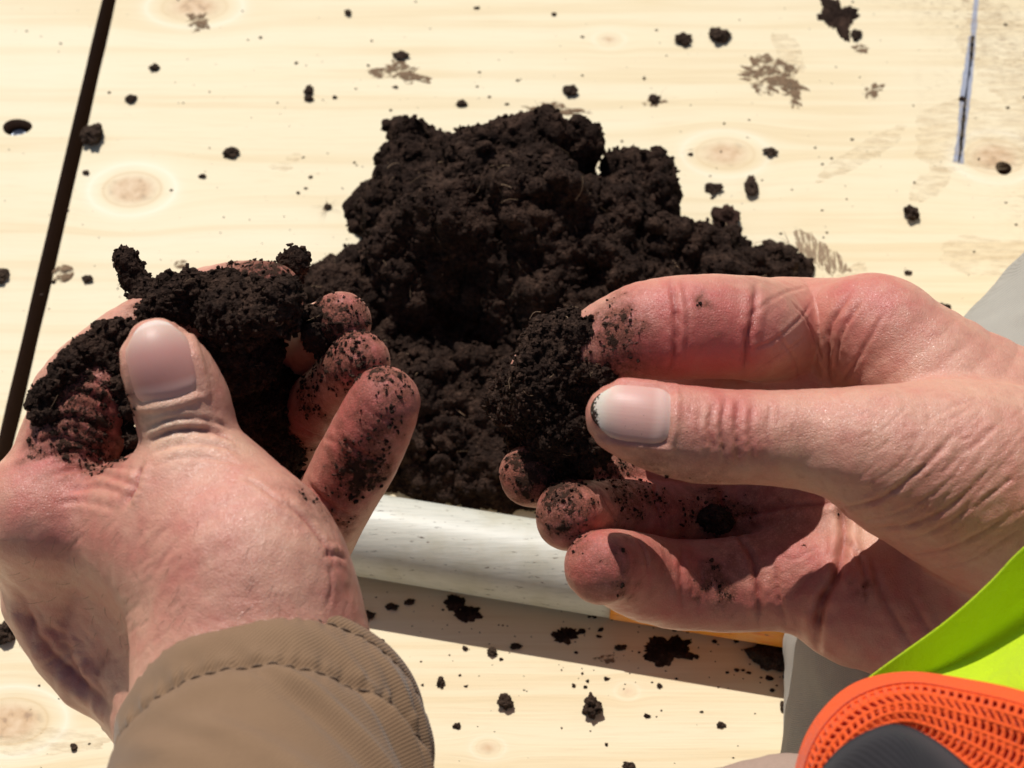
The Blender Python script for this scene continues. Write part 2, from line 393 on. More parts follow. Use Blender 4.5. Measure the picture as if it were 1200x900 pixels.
def mat_cloth(name, rgb, dark, freq, diag=True, wmix=0.30, uvname='UVMap', trans=0.0):
    m = Mat(name); tc = m.n('TexCoord'); mp = m.n('Mapping'); m.l(tc.outputs['UV'], mp.inputs[0])
    if diag: mp.inputs['Rotation'].default_value = (0, 0, math.radians(52))
    w = m.n('TexWave', wave_type='BANDS'); m.l(mp.outputs[0], w.inputs['Vector']); w.inputs['Scale'].default_value = freq*.3; w.inputs['Distortion'].default_value = 0.6; w.inputs['Detail'].default_value = 2; w.inputs['Detail Scale'].default_value = 3
    c = m.coords((1000, 1000, 1000)); n1 = m.noise(c, 0.06, 4, .6); n2 = m.noise(c, 2.2, 3, .7)
    colr = m.mix(n1, c4(*rgb), c4(*dark)); colr = m.mix(m.math('MULTIPLY', w.outputs['Fac'], wmix), colr, c4(*[v*.45 for v in dark]))
    colr = m.mix(m.math('MULTIPLY', n2, 0.3), colr, c4(*[v*.6 for v in dark])); m.l(colr, m.b.inputs['Base Color'])
    nb = m.bump(w.outputs['Fac'], 0.35, 0.0003); nb = m.bump(n2, .25, .0003, nb); m.l(nb, m.b.inputs['Normal'])
    m.b.inputs['Sheen Weight'].default_value = 0.15
    return m.set(Roughness=0.9, Specular_IOR_Level=0.15)
# ------------------------------------------------------------------ the setting: ground, two plywood sheets
def kn(px, py, rx, ry, st=1.0):
    g = G(px, py); gx = G(px+rx, py)-g; gy = G(px, py-ry)-g
    return (g[0], g[1], gx[0], gy[1], st)
KNOTS = [kn(155, 222, 34, 20, 1), kn(850, 180, 34, 18, .7), kn(12, 845, 44, 27, 1), kn(228, 8, 38, 16, .8), kn(1166, 184, 34, 20, .8), kn(572, 876, 14, 9, .5), kn(735, 810, 10, 7, .4), kn(714, 46, 13, 7, .45)]
M_WOOD = mat_wood()
M_EDGE = mat_plain('plywood_edge', (0.20, 0.125, 0.075), .8, .3, .5, .8)
def mat_ground():
    m = Mat('bare_earth'); c = m.coords((1, 1, 1)); n1 = m.noise(c, 6, 6, .6); n2 = m.noise(c, 140, 4, .7)
    m.l(m.ramp(n1, [(.35, c4(.035, .025, .018)), (.65, c4(.075, .055, .04))]), m.b.inputs['Base Color'])
    m.l(m.bump(n2, .8, .004), m.b.inputs['Normal']); return m.set(Roughness=.95, Specular_IOR_Level=.2)
M_GROUND = mat_ground()
GZ = -45.0
g = mesh_np('ground', [[-9e4, -9e4, GZ], [9e4, -9e4, GZ], [9e4, 9e4, GZ], [-9e4, 9e4, GZ]], [[0, 1, 2, 3]], M_GROUND, shade=False)
tag(g, kind='structure')
gA, gB = G(128, 0), G(4, 530)
gd = (gB-gA)/np.linalg.norm(gB-gA)
gn = np.array([-gd[1], gd[0], 0]); gn = gn if gn[0] > 0 else -gn
GAPW = 5.8
def prism(poly, z0, z1):
    n = len(poly); V = [[p[0], p[1], z0] for p in poly]+[[p[0], p[1], z1] for p in poly]
    return V, n
def sheet(name, poly, holes, label):
    bm = bmesh.new(); n = len(poly)
    lo = [bm.verts.new((p[0]/1e3, p[1]/1e3, -.018)) for p in poly]; hi = [bm.verts.new((p[0]/1e3, p[1]/1e3, 0)) for p in poly]
    ft = bm.faces.new(hi); fb = bm.faces.new(lo[::-1])
    for i in range(n): f = bm.faces.new((lo[i], lo[(i+1) % n], hi[(i+1) % n], hi[i])); f.material_index = 1
    bmesh.ops.recalc_face_normals(bm, faces=bm.faces)
    me = bpy.data.meshes.new(name); bm.to_mesh(me); bm.free(); me.materials.append(M_WOOD); me.materials.append(M_EDGE)
    o = bpy.data.objects.new(name, me); col.objects.link(o)
    for (hx, hy, ra, rb) in holes:
        b2 = bmesh.new(); N = 40; a = []; b = []
        for i in range(N):
            t = 2*math.pi*i/N; k = 1+.04*math.sin(3*t+1)
            a.append(b2.verts.new(((hx+ra*k*math.cos(t))/1e3, (hy+rb*k*math.sin(t))/1e3, .01))); b.append(b2.verts.new(((hx+ra*.8*math.cos(t))/1e3, (hy+rb*.8*math.sin(t))/1e3, -.03)))
        b2.faces.new(a); b2.faces.new(b[::-1])
        for i in range(N): b2.faces.new((b[i], b[(i+1) % N], a[(i+1) % N], a[i]))
        bmesh.ops.recalc_face_normals(b2, faces=b2.faces)
        cme = bpy.data.meshes.new('cutter'); b2.to_mesh(cme); b2.free(); cme.materials.append(M_WOOD); cme.materials.append(M_EDGE)
        for p in cme.polygons: p.material_index = 1
        co = bpy.data.objects.new('cutter', cme); col.objects.link(co)
        md = o.modifiers.new('b', 'BOOLEAN'); md.object = co; md.operation = 'DIFFERENCE'; md.solver = 'EXACT'
        dg = bpy.context.evaluated_depsgraph_get(); nm = bpy.data.meshes.new_from_object(o.evaluated_get(dg)); o.modifiers.clear(); o.data = nm
        bpy.data.objects.remove(co)
    tag(o, label, 'plywood sheet', 'plywood sheets side by side'); return o
far, near = gA-gd*1500, gA+gd*900
eR0, eR1 = far+gn*GAPW/2, near+gn*GAPW/2; eL0, eL1 = far-gn*GAPW/2, near-gn*GAPW/2
def wob(a, b, amp, n=160):
    out = []
    for i, t in enumerate(np.linspace(0, 1, n)):
        out.append(a+(b-a)*t+gn*amp*(math.sin(i*1.7)*.5+math.sin(i*4.1+1)*.35+math.sin(i*.31)))
    return out
hl = G(20, 149); hr = G(1176, 197)
left_sheet = sheet('plywood_sheet', [far-gn*1230, near-gn*1230]+wob(eL1, eL0, .12), [(hl[0], hl[1], 5.9, 4.3)], 'pale pine plywood sheet left of the dark gap, with an oval bolt hole')
right_sheet = sheet('plywood_sheet', [near+gn*1230, far+gn*1230]+wob(eR0, eR1, .2), [(hr[0], hr[1], 3.2, 3.4)], 'pale pine plywood sheet under the soil pile, knotty and spattered with mud')
# bolt down in the left hole
M_METAL = mat_plain('dull_zinc', (.42, .46, .52), .45, .2, .3, 1.0, .6); M_METAL.node_tree.nodes['Principled BSDF'].inputs['Metallic'].default_value = .6
def lathe(prof, cx, cy, cz, n=32, hexa=False):
    V = []; F = []
    for r, z in prof:
        for i in range(n):
            t = 2*math.pi*i/n; k = 1.0
            V.append([cx+r*k*math.cos(t), cy+r*k*math.sin(t), cz+z])
    for j in range(len(prof)-1):
        for i in range(n): a = j*n+i; b = j*n+(i+1) % n; F.append([a, b, b+n, a+n])
    return np.array(V), np.array(F)
V, F = lathe([(.01, -14), (3.6, -14), (3.6, -5), (3.2, -4.2), (2.0, -4.0), (1.9, -4.6), (.01, -4.6)], hl[0]-.3, hl[1]-.6, 0)
tag(mesh_np('bolt', V, F, M_METAL, origin=[hl[0], hl[1], -14]), 'grey metal bolt head sunk in the oval hole of the left sheet', 'bolt')

# ------------------------------------------------------------------ soil shapes
def soil_disp(V, F, amps, seed=0.0):
    V = V.copy()
    for sca, amp, kind in amps:
        N = vnormals(V, F); Q = V/sca+seed
        if kind == 'w': d = (0.62-worley(Q))*amp*1.5
        elif kind == 'r': d = (0.35-np.abs(perlin(Q)))*amp*1.6
        else: d = perlin(Q)*amp
        V = V+N*d[:, None]
    return V
def soil_mesh(name, sdf, lo, hi, h, amps, mat=M_SOIL, parent=None, seed=0.0, origin=None, ratio=4):
    V, F = iso(sdf, lo, hi, h, ratio, project=False)
    V = smooth(V, F, 1, .5); V = soil_disp(V, F, amps, seed)
    return mesh_np(name, V, F, mat, parent, origin=origin, shade=True), V, F
def crumbs_at(points, normals, rmin, rmax, mb, rng, flat=1.0):
    """small rough lumps, 20 faces each"""
    for p, n in zip(points, normals):
        r = rmin+(rmax-rmin)*rng.random()**2.2
        V = ICO*(0.5+0.9*rng.random((len(ICO), 1)))*r*(0.5+1.0*rng.random(3)); 
        if flat != 1.0: V[:, 2] *= flat
        mb.add(V+p+n*r*0.35, ICOF)
t_ = (1+5**.5)/2
ICO = np.array([(-1, t_, 0), (1, t_, 0), (-1, -t_, 0), (1, -t_, 0), (0, -1, t_), (0, 1, t_), (0, -1, -t_), (0, 1, -t_), (t_, 0, -1), (t_, 0, 1), (-t_, 0, -1), (-t_, 0, 1)], float)/1.9
ICOF = np.array([(0, 11, 5), (0, 5, 1), (0, 1, 7), (0, 7, 10), (0, 10, 11), (1, 5, 9), (5, 11, 4), (11, 10, 2), (10, 7, 6), (7, 1, 8), (3, 9, 4), (3, 4, 2), (3, 2, 6), (3, 6, 8), (3, 8, 9), (4, 9, 5), (2, 4, 11), (6, 2, 10), (8, 6, 7), (9, 8, 1)])
def crumb_object(name, V, F, count, rmin, rmax, parent, rng, mat=M_SOIL, label=None, sel=None):
    N = vnormals(V, F); idx = np.arange(len(V)) if sel is None else np.where(sel)[0]
    ii = rng.choice(idx, count); mb = MB(); crumbs_at(V[ii], N[ii], rmin, rmax, mb, rng)
    v, f = mb.get(); o = build_mixed(name, v, f, mat, parent, shade=False); tag(o, label, kind='stuff'); return o
M_FIBRE = mat_plain('root_fibre', (.30, .19, .11), .8, .3, .2, 1.0)
def fibres(name, V, F, count, parent, rng, lmin=3, lmax=9, r=.09, sel=None):
    N = vnormals(V, F); idx = np.arange(len(V)) if sel is None else np.where(sel)[0]; mb = MB()
    for i in rng.choice(idx, count):
        L = lmin+(lmax-lmin)*rng.random()**2; d = rng.normal(size=3); d -= N[i]*(d@N[i])*.8; d /= np.linalg.norm(d)
        b = rng.normal(size=3)*.35; p = V[i]+N[i]*.5; pts = []
        for t in np.linspace(-.5, .5, 6): pts.append(p+d*L*t+b*L*(.25-t*t)*1.0+N[i]*(.4-abs(t)*1.2)*L*.25)
        add_wire(mb, pts, [r*(.5+rng.random())]*6, 3)
    v, f = mb.get(); o = build_mixed(name, v, f, M_FIBRE, parent); tag(o, kind='stuff'); return o
def add_wire(mb, pts, rad, n=5):
    pts = np.array(pts); V = []; F = []
    for i, p in enumerate(pts):
        d = pts[min(i+1, len(pts)-1)]-pts[max(i-1, 0)]; d = d/(np.linalg.norm(d)+1e-9)
        a = np.cross(d, [0.3, .2, 1]); a /= np.linalg.norm(a)+1e-9; b = np.cross(d, a)
        for k in range(n): t = 2*math.pi*k/n; V.append(p+(a*math.cos(t)+b*math.sin(t))*rad[i])
    for i in range(len(pts)-1):
        for k in range(n): q = i*n+k; w = i*n+(k+1) % n; F.append([q, w, w+n, q+n])
    mb.add(np.array(V), np.array(F))

# ------------------------------------------------------------------ the soil pile on the board
pile_px = [(452, 158, 14), (458, 143, 16), (482, 138, 18), (508, 146, 18), (518, 172, 16), (530, 184, 14), (536, 170, 16), (532, 155, 18), (560, 148, 26), (600, 141, 30), (640, 135, 30), (682, 142, 28), (700, 172, 20), (703, 192, 12),
           (680, 204, 8), (674, 222, 7), (690, 226, 10), (716, 190, 20), (740, 178, 22), (768, 192, 20), (786, 222, 16), (788, 250, 10), (806, 268, 8), (832, 262, 10), (850, 250, 14), (868, 262, 8), (880, 292, 5), (912, 286, 8), (945, 302, 8), (957, 330, 4),
           (930, 420, 0), (850, 520, 0), (760, 600, 0), (640, 604, 0), (540, 592, 0), (445, 578, 0), (380, 560, 0), (300, 500, 0), (290, 400, 0), (340, 350, 6), (362, 326, 10), (385, 318, 10), (425, 290, 12), (432, 268, 12), (416, 246, 14), (420, 218, 16), (440, 202, 18), (462, 196, 16), (452, 178, 12)]
PP = np.array([G(x, y, h)[:2] for x, y, h in pile_px])
def poly_sd(XY, P):
    d = np.full(len(XY), 1e9); ins = np.zeros(len(XY), bool)
    for a, b in zip(P, np.roll(P, -1, 0)):
        ba = b-a; pa = XY-a; h = np.clip(pa@ba/(ba@ba), 0, 1); q = pa-h[:, None]*ba; np.minimum(d, (q*q).sum(1), out=d)
        c = (a[1] > XY[:, 1]) != (b[1] > XY[:, 1]); x = a[0]+(XY[:, 1]-a[1])/(b[1]-a[1]+1e-12)*(b[0]-a[0]); ins ^= c & (XY[:, 0] < x)
    d = np.sqrt(d); return np.where(ins, d, -d)
mounds = [(G(550, 268, 25), 38, 15), (G(640, 215, 25), 36, 15), (G(490, 180, 10), 14, 8), (G(740, 250, 15), 24, 12), (G(480, 300, 20), 24, 14), (G(640, 320, 20), 26, 12), (G(450, 370, 12), 28, 6), (G(590, 470, 10), 30, -6), (G(545, 400, 10), 17, -14), (G(660, 430, 10), 30, 4)]
def pile_H(XY):
    d = poly_sd(XY, PP); base = 20*(1-np.exp(-np.maximum(d, 0)/9))
    k = 1-np.exp(-np.maximum(d, 0)/10); H = base
    for c, r, a in mounds: H = H+a*np.exp(-((XY-c[:2])**2).sum(1)/(r*r*1.1))*k
    H = H+k*(fbm(np.c_[XY/26, XY[:, :1]*0+3], 3)*11)
    # pressed down where it meets the pipe
    return np.where(d < 0, d*1.2, np.maximum(H, 2*np.minimum(d, 3)))
PB = Balls([[*G(x, y+2, h-1), r*.93] for x, y, h, r in [(470, 158, 18, 6), (486, 160, 20, 7), (500, 172, 18, 7), (482, 190, 18, 9), (545, 175, 24, 7), (560, 185, 26, 12), (600, 172, 32, 12), (640, 165, 34, 11), (668, 168, 30, 10), (686, 172, 22, 5), (628, 220, 33, 14), (590, 230, 34, 15), (740, 205, 22, 10), (762, 208, 20, 8), (738, 230, 18, 8), (768, 235, 16, 8), (720, 262, 22, 14), (440, 228, 18, 8), (430, 250, 16, 7), (470, 240, 24, 14), (520, 268, 28, 14), (500, 305, 24, 13), (640, 290, 28, 14), (400, 325, 12, 7), (375, 332, 10, 6), (430, 320, 16, 10), (690, 335, 18, 11), (800, 285, 12, 7), (640, 380, 14, 9), (470, 420, 12, 8), (560, 470, 12, 7), (610, 420, 14, 7)]], 3.0)
def pile_sdf(P):
    H = pile_H(P[:, :2]); s = (P[:, 2]-H)*0.6
    s = smin(s, PB(P), 5.0)+fbm(P/12.0, 2)*3.8+fbm(P/5.0, 2)*1.0
    return np.maximum(s, 0.2-P[:, 2])
pile = empty('soil_pile', [PP[:, 0].mean(), PP[:, 1].mean(), 0]); tag(pile, 'big crumbly heap of dark peaty soil in the middle of the plywood', 'soil pile')
_, PV, PF = soil_mesh('soil_heap', pile_sdf, [PP[:, 0].min()-8, PP[:, 1].min()-8, -1.5], [PP[:, 0].max()+8, PP[:, 1].max()+10, 85], 0.9,
                      [(8, 2.4, 'w'), (6, 1.5, 'r'), (3.4, 1.2, 'r'), (2.2, 0.8, 'w'), (1.5, .55, 'r')], parent=pile)
rng = np.random.default_rng(3)
crumb_object('soil_crumbs', PV, PF, 12000, .2, 1.25, pile, rng)
fibres('root_fibres', PV, PF, 260, pile, rng)
print('pile', len(PV), time.time()-T0)
# ------------------------------------------------------------------ the person: two hands
class Surf:                                                        # finds points of a mesh as seen along a photo ray
    def __init__(s, V, F): s.b = BVHTree.FromPolygons([Vector(v) for v in V], [tuple(int(i) for i in f) for f in F])
    def hit(s, px, py):
        r = ray(px, py); r = r/np.linalg.norm(r); h = s.b.ray_cast(Vector(C_MM), Vector(r))
        return (np.array(h[0]), np.array(h[1])) if h[0] is not None else (None, None)
def dens(pts, step=6.0):
    P = spline(np.array(pts, float), 8) if len(pts) > 2 else np.array(pts, float); out = []
    for a, b in zip(P[:-1], P[1:]):
        n = max(1, int(np.linalg.norm(b[:2]-a[:2])/step))
        for i in range(n): out.append(a+(b-a)*i/n)
    out.append(P[-1]); return np.array(out)
def line_dist(V, L):
    d = np.full(len(V), 1e3); lo = L.min(0)-8; hi = L.max(0)+8; m = np.all((V > lo) & (V < hi), 1); Q = V[m]; best = np.full(len(Q), 1e6)
    tt = np.zeros(len(Q))
    for i, (a, b) in enumerate(zip(L[:-1], L[1:])):
        ba = b-a; l2 = ba@ba
        if l2 > 144 or l2 < 1e-9: continue
        pa = Q-a; h = np.clip(pa@ba/l2, 0, 1); q = pa-h[:, None]*ba; dd = (q*q).sum(1); k = dd < best; best[k] = dd[k]; tt[k] = (i+h[k])/(len(L)-1)
    d[m] = np.sqrt(best); t = np.zeros(len(V)); t[m] = tt; return d, t
def carve(V, F, S, lines):
    """creases: (list of photo points, depth mm, width mm, flank bulge) pressed into the skin"""
    N = vnormals(V, F); off = np.zeros(len(V)); cr = np.zeros(len(V))
    for pts, dep, w, bul in lines:
        L = [S.hit(p[0], p[1])[0] for p in dens(pts)]; L = np.array([p for p in L if p is not None])
        if len(L) < 2: continue
        d, t = line_dist(V, L); env = np.clip(np.minimum(t, 1-t)*5+.12, 0, 1)
        nz = 1+.25*np.sin(t*37+dep*9)
        off += env*nz*(-dep*np.exp(-(d/w)**2)+bul*np.exp(-((d-2.6*w)/(1.6*w))**2))
        if dep > 0: cr = np.maximum(cr, env*np.clip(dep/.7, 0, 1)*np.exp(-(d/(w*.7))**2))
    return V+N*off[:, None], cr
def blend(V, S, spots, base=0.0, warp=0.0):
    a = np.full(len(V), base)
    if warp: V = V+np.stack([fbm(V/4.5+s_, 3) for s_ in (1.3, 7.7, 13.1)], 1)*warp
    for px, py, r, v in spots:
        p, _ = S.hit(px, py)
        if p is None: continue
        a = a+v*np.exp(-((V-p)**2).sum(1)/(r*r))
    return a
def hand_field(palm, fingers, kp=11.0):
    def f(P):
        d = None
        for t, k in palm:
            e = t(P); d = e if d is None else smin(d, e, k if k else kp)
        acc = d
        for t, root, kk, reach in fingers:
            e = t(P); k = 0.5+kk*np.exp(-((P-root)**2).sum(1)/(reach*reach)); acc = smin(acc, e, k)
        return acc
    return f
def P3(x, y, d): return W(x, y, d)

# right hand: palm up, thumb lying across in front of it, fingers curled round a clump
rp = [(WT([(1035, 390, 460, 52), (1110, 450, 462, 74), (1240, 540, 462, 110)]), 0),
      (WT([(1015, 378, 459, 44), (1067, 432, 456, 68), (1144, 515, 452, 92), (1260, 590, 452, 120)]), 0),
      (WT([(975, 475, 486, 56), (1090, 540, 484, 75), (1240, 580, 470, 100)]), 0),
      (WT([(945, 588, 478, 56), (1060, 610, 478, 70), (1240, 620, 470, 100)]), 0),
      (WT([(1040, 440, 480, 60), (940, 448, 474, 42), (850, 455, 469, 36), (770, 462, 466, 28)]), 8),
      (WT([(940, 672, 468, 62), (1040, 690, 470, 78), (1230, 660, 468, 108)]), 0),
      (WT([(1015, 708, 466, 72), (1090, 715, 466, 84), (1190, 690, 464, 105)]), 0),
      (WT([(1190, 590, 458, 125), (1300, 630, 458, 122), (1420, 690, 458, 128), (1700, 830, 462, 150)]), 0)]
thumbR = WT([(730, 488, 422, 43), (752, 495, 422, 49), (785, 504, 423, 54), (820, 510, 424, 56.5), (850, 512, 425, 56), (906, 513, 426, 56), (955, 516, 427, 61), (1010, 525, 425, 73), (1060, 540, 428, 92), (1120, 556, 432, 112), (1190, 580, 438, 128)])
idxR = WT([(1035, 386, 459, 55), (985, 384, 466, 58), (935, 385, 474, 60), (890, 386, 458, 61), (868, 383, 449, 61), (790, 384, 443, 61), (740, 392, 443, 55), (700, 409, 444, 47), (655, 428, 452, 40), (628, 438, 455, 33)])
midR = WT([(960, 470, 482, 56), (870, 505, 492, 55), (800, 530, 492, 54), (740, 556, 484, 46), (675, 562, 470, 40), (622, 557, 456, 37)])
ringR = WT([(935, 590, 478, 56), (870, 604, 486, 50), (800, 606, 484, 47), (735, 602, 470, 42), (690, 600, 455, 38), (668, 598, 446, 37), (664, 610, 446, 35)])
pinR = WT([(935, 680, 468, 60), (870, 684, 468, 56), (800, 685, 466, 53), (755, 677, 458, 51), (722, 665, 446, 45), (704, 665, 440, 44)])
fR = [(midR, P3(950, 480, 480), 7, 16), (ringR, P3(935, 590, 474), 7, 14), (pinR, P3(925, 682, 462), 7, 14), (idxR, P3(1030, 388, 455), 9, 20), (thumbR, P3(1090, 560, 440), 14, 22)]
right_sdf0 = hand_field(rp, fR)
def right_sdf(P):
    return right_sdf0(P)
loR = np.array([min(W(560, 300, 430)[0], 0), W(0, 830, 430)[1]-30, 0]); 
def bounds(tubes, pad=3):
    lo = np.min([t.r[:, :3].min(0)-t.r[:, 3].max() for t in tubes], 0)-pad; hi = np.max([t.r[:, :3].max(0)+t.r[:, 3].max() for t in tubes], 0)+pad; return lo, hi
t1 = time.time()
lo, hi = bounds([t for t, _ in rp]+[f[0] for f in fR])
RV, RF = iso(right_sdf, lo, hi, 0.62, 4); print('right hand', len(RV), time.time()-t1)
RS = Surf(RV, RF)
R_lines = [  # creases as they run across the photograph
 ([(785, 326), (790, 350), (793, 385), (790, 415), (782, 440)], .65, .6, .28), ([(800, 330), (806, 370), (803, 420)], .25, .5, .1),
 ([(886, 330), (884, 365), (876, 400), (872, 440)], .8, .8, .35), ([(884, 365), (915, 345), (950, 335)], .22, .4, .08),
 ([(878, 410), (905, 400), (935, 375), (955, 350)], .3, .4, .1), ([(878, 440), (915, 415), (945, 395)], .25, .4, .1), ([(925, 350), (950, 385), (970, 440)], .3, .4, .12), ([(905, 385), (930, 420), (938, 450)], .22, .4, .08),
 ([(995, 345), (972, 385), (970, 420), (972, 450)], .65, .75, .3), ([(1010, 350), (985, 395), (978, 440)], .4, .5, .2), ([(1040, 360), (1005, 420), (985, 450)], .3, .5, .15),
 # thumb knuckle
 ([(838, 470), (832, 500), (840, 535)], .35, .55, .25), ([(850, 466), (846, 500), (852, 545)], .4, .6, .25), ([(866, 466), (864, 505), (868, 548)], .35, .6, .25), ([(884, 470), (880, 505), (884, 540)], .25, .5, .2), ([(905, 468), (900, 500), (905, 535)], .2, .5, .12), ([(822, 474), (818, 500), (822, 520)], .18, .45, .1),
 # folds across the ball of the thumb
 ([(985, 595), (1030, 585), (1085, 545), (1120, 505)], .40, .55, .22), ([(1000, 612), (1050, 602), (1105, 570), (1150, 515)], .22, .45, .08), ([(1010, 622), (1075, 613), (1128, 582), (1185, 520)], .34, .55, .16), ([(1035, 640), (1095, 622), (1160, 580), (1198, 550)], .22, .45, .10), ([(1055, 655), (1120, 640), (1195, 596)], .32, .55, .14), ([(1085, 672), (1140, 655), (1195, 620)], .22, .45, .10),
 ([(1020, 566), (1058, 540), (1080, 505)], .16, .45, .05), ([(1075, 500), (1112, 478), (1150, 465)], .12, .5, .05), ([(1100, 560), (1130, 530), (1180, 490)], .25, .6, .1), ([(1120, 610), (1160, 560), (1198, 520)], .22, .6, .1),
 # palm
 ([(985, 590), (990, 625), (982, 670), (963, 705), (957, 745), (960, 790)], 1.7, 1.0, .9), ([(860, 622), (880, 650), (888, 690), (890, 735)], .9, .7, .4), ([(908, 660), (912, 700), (926, 750)], .45, .7, .25),
 ([(857, 608), (895, 600), (935, 592), (985, 590)], .6, .7, .35), ([(845, 570), (848, 600), (860, 622)], 1.0, .8, .5), ([(770, 566), (768, 585), (772, 603)], .5, .6, .3), ([(700, 570), (710, 590), (722, 605)], .4, .6, .25),
 ([(745, 630), (755, 648), (760, 668)], .35, .7, .2), ([(1020, 650), (1035, 700), (1070, 760)], .4, .8, .3), ([(1060, 690), (1090, 740), (1120, 770)], .3, .8, .3), ([(985, 625), (1010, 660), (1015, 700)], .4, .6, .3), ([(905, 575), (930, 605), (960, 625)], .2, .4, .1), ([(960, 640), (930, 655), (905, 645)], .2, .4, .1), ([(975, 655), (945, 680), (930, 700)], .2, .5, .1), ([(800, 640), (798, 680), (802, 720)], .3, .8, .25), ([(820, 655), (822, 690), (818, 715)], .15, .5, .1)]
rw = np.random.default_rng(5)
for i in range(90):   # hairline wrinkles on the thumb root and wrist
    x = 1000+rw.random()*190; y = 480+rw.random()*150; L = 18+rw.random()*40; a = math.radians(-35+rw.normal()*10)
    R_lines.append(([(x, y), (x+L*.5*math.cos(a), y+L*.5*math.sin(a)+2), (x+L*math.cos(a), y+L*math.sin(a))], .05+.10*rw.random(), .32, .03))
for i in range(26):   # thumb skin lines
    x = 810+rw.random()*150; y = 470+rw.random()*60; L = 10+rw.random()*22
    R_lines.append(([(x, y), (x-2+rw.random()*3, y+L*.5), (x+rw.normal()*2, y+L)], .06+.1*rw.random(), .35, .04))
RV2, Rcr = carve(RV, RF, RS, R_lines)

# left hand: palm up under the soil, thumb on top with its nail to the camera
def back_of_hand(f):
    out = []
    for (x, y, d0), (ox, oy), D, r in (((62, 594, 428), (-.92, .39), 68, 50), ((130, 612, 424), (-.78, .62), 145, 47), ((205, 662, 419), (-.72, .70), 187, 47), ((258, 735, 413), (-.70, .71), 172, 50), ((300, 830, 402), (-.70, .71), 135, 60)):
        o = f*(D-r); out.append((x+ox*o, y+oy*o, d0-4+.30*o, r))
    return out
lp = [(WT([(66, 600, 428, 62), (132, 612, 424, 54), (208, 662, 419, 60), (265, 745, 412, 76), (300, 860, 400, 94)]), 0),
      (WT([(200, 632, 420, 66), (252, 685, 412, 78), (288, 760, 407, 88)]), 16),
      (WT([(250, 600, 412, 84), (298, 655, 402, 98), (310, 715, 402, 100), (305, 790, 403, 104), (315, 870, 388, 104)]), 24),
      *[(WT(back_of_hand(f_)), 9) for f_ in (.28, .5, .7, .86, 1.0)],
      (WT([(150, 610, 480, 60), (190, 700, 478, 80), (250, 820, 450, 100)]), 12),
      (WT([(280, 620, 485, 60), (270, 720, 475, 80), (290, 850, 440, 110)]), 12),
      (WT([(335, 650, 472, 56), (330, 710, 452, 64), (312, 800, 430, 86)]), 12),
      (WT([(303, 850, 400, 97), (325, 1000, 368, 122), (345, 1200, 325, 140), (360, 1420, 290, 160)]), 20),
      (WT([(30, 715, 448, 22), (50, 742, 448, 24)]), 7), (WT([(74, 778, 450, 22), (94, 802, 448, 22)]), 7)]
thumbL = WT([(184, 416, 407, 43), (190, 428, 408, 49), (200, 446, 410, 54.5), (212, 475, 412, 57), (221, 510, 413, 57.5), (226, 535, 413, 60), (236, 568, 411, 69), (247, 600, 414, 70)])
idxL = WT([(62, 600, 430, 66), (74, 545, 431, 62), (90, 500, 431, 60), (98, 470, 432, 61), (128, 432, 436, 54), (185, 390, 446, 50), (240, 362, 450, 48), (285, 350, 446, 44), (314, 348, 440, 42)])
midL = WT([(200, 620, 490, 54), (260, 520, 498, 50), (320, 440, 488, 44), (365, 400, 462, 38), (396, 379, 442, 36), (400, 377, 440, 35)])
ringL = WT([(270, 640, 490, 54), (300, 570, 492, 50), (345, 510, 480, 44), (385, 465, 456, 39), (414, 430, 438, 37), (422, 424, 434, 36)])
pinL = WT([(330, 680, 468, 54), (360, 640, 456, 50), (390, 590, 444, 46), (420, 535, 434, 47), (440, 494, 428, 45.5), (451, 471, 425, 42)])
fL = [(idxL, P3(62, 610, 428), 8, 16), (midL, P3(200, 630, 488), 7, 14), (ringL, P3(270, 640, 488), 7, 14), (pinL, P3(335, 680, 462), 7, 14), (thumbL, P3(244, 596, 412), 14, 18)]
left_sdf = hand_field(lp, fL)
t1 = time.time(); lo, hi = bounds([t for t, _ in lp[:-2]]+[f[0] for f in fL])
LV, LF = iso(left_sdf, lo, hi, 0.62, 4); print('left hand', len(LV), time.time()-t1)
LS = Surf(LV, LF)
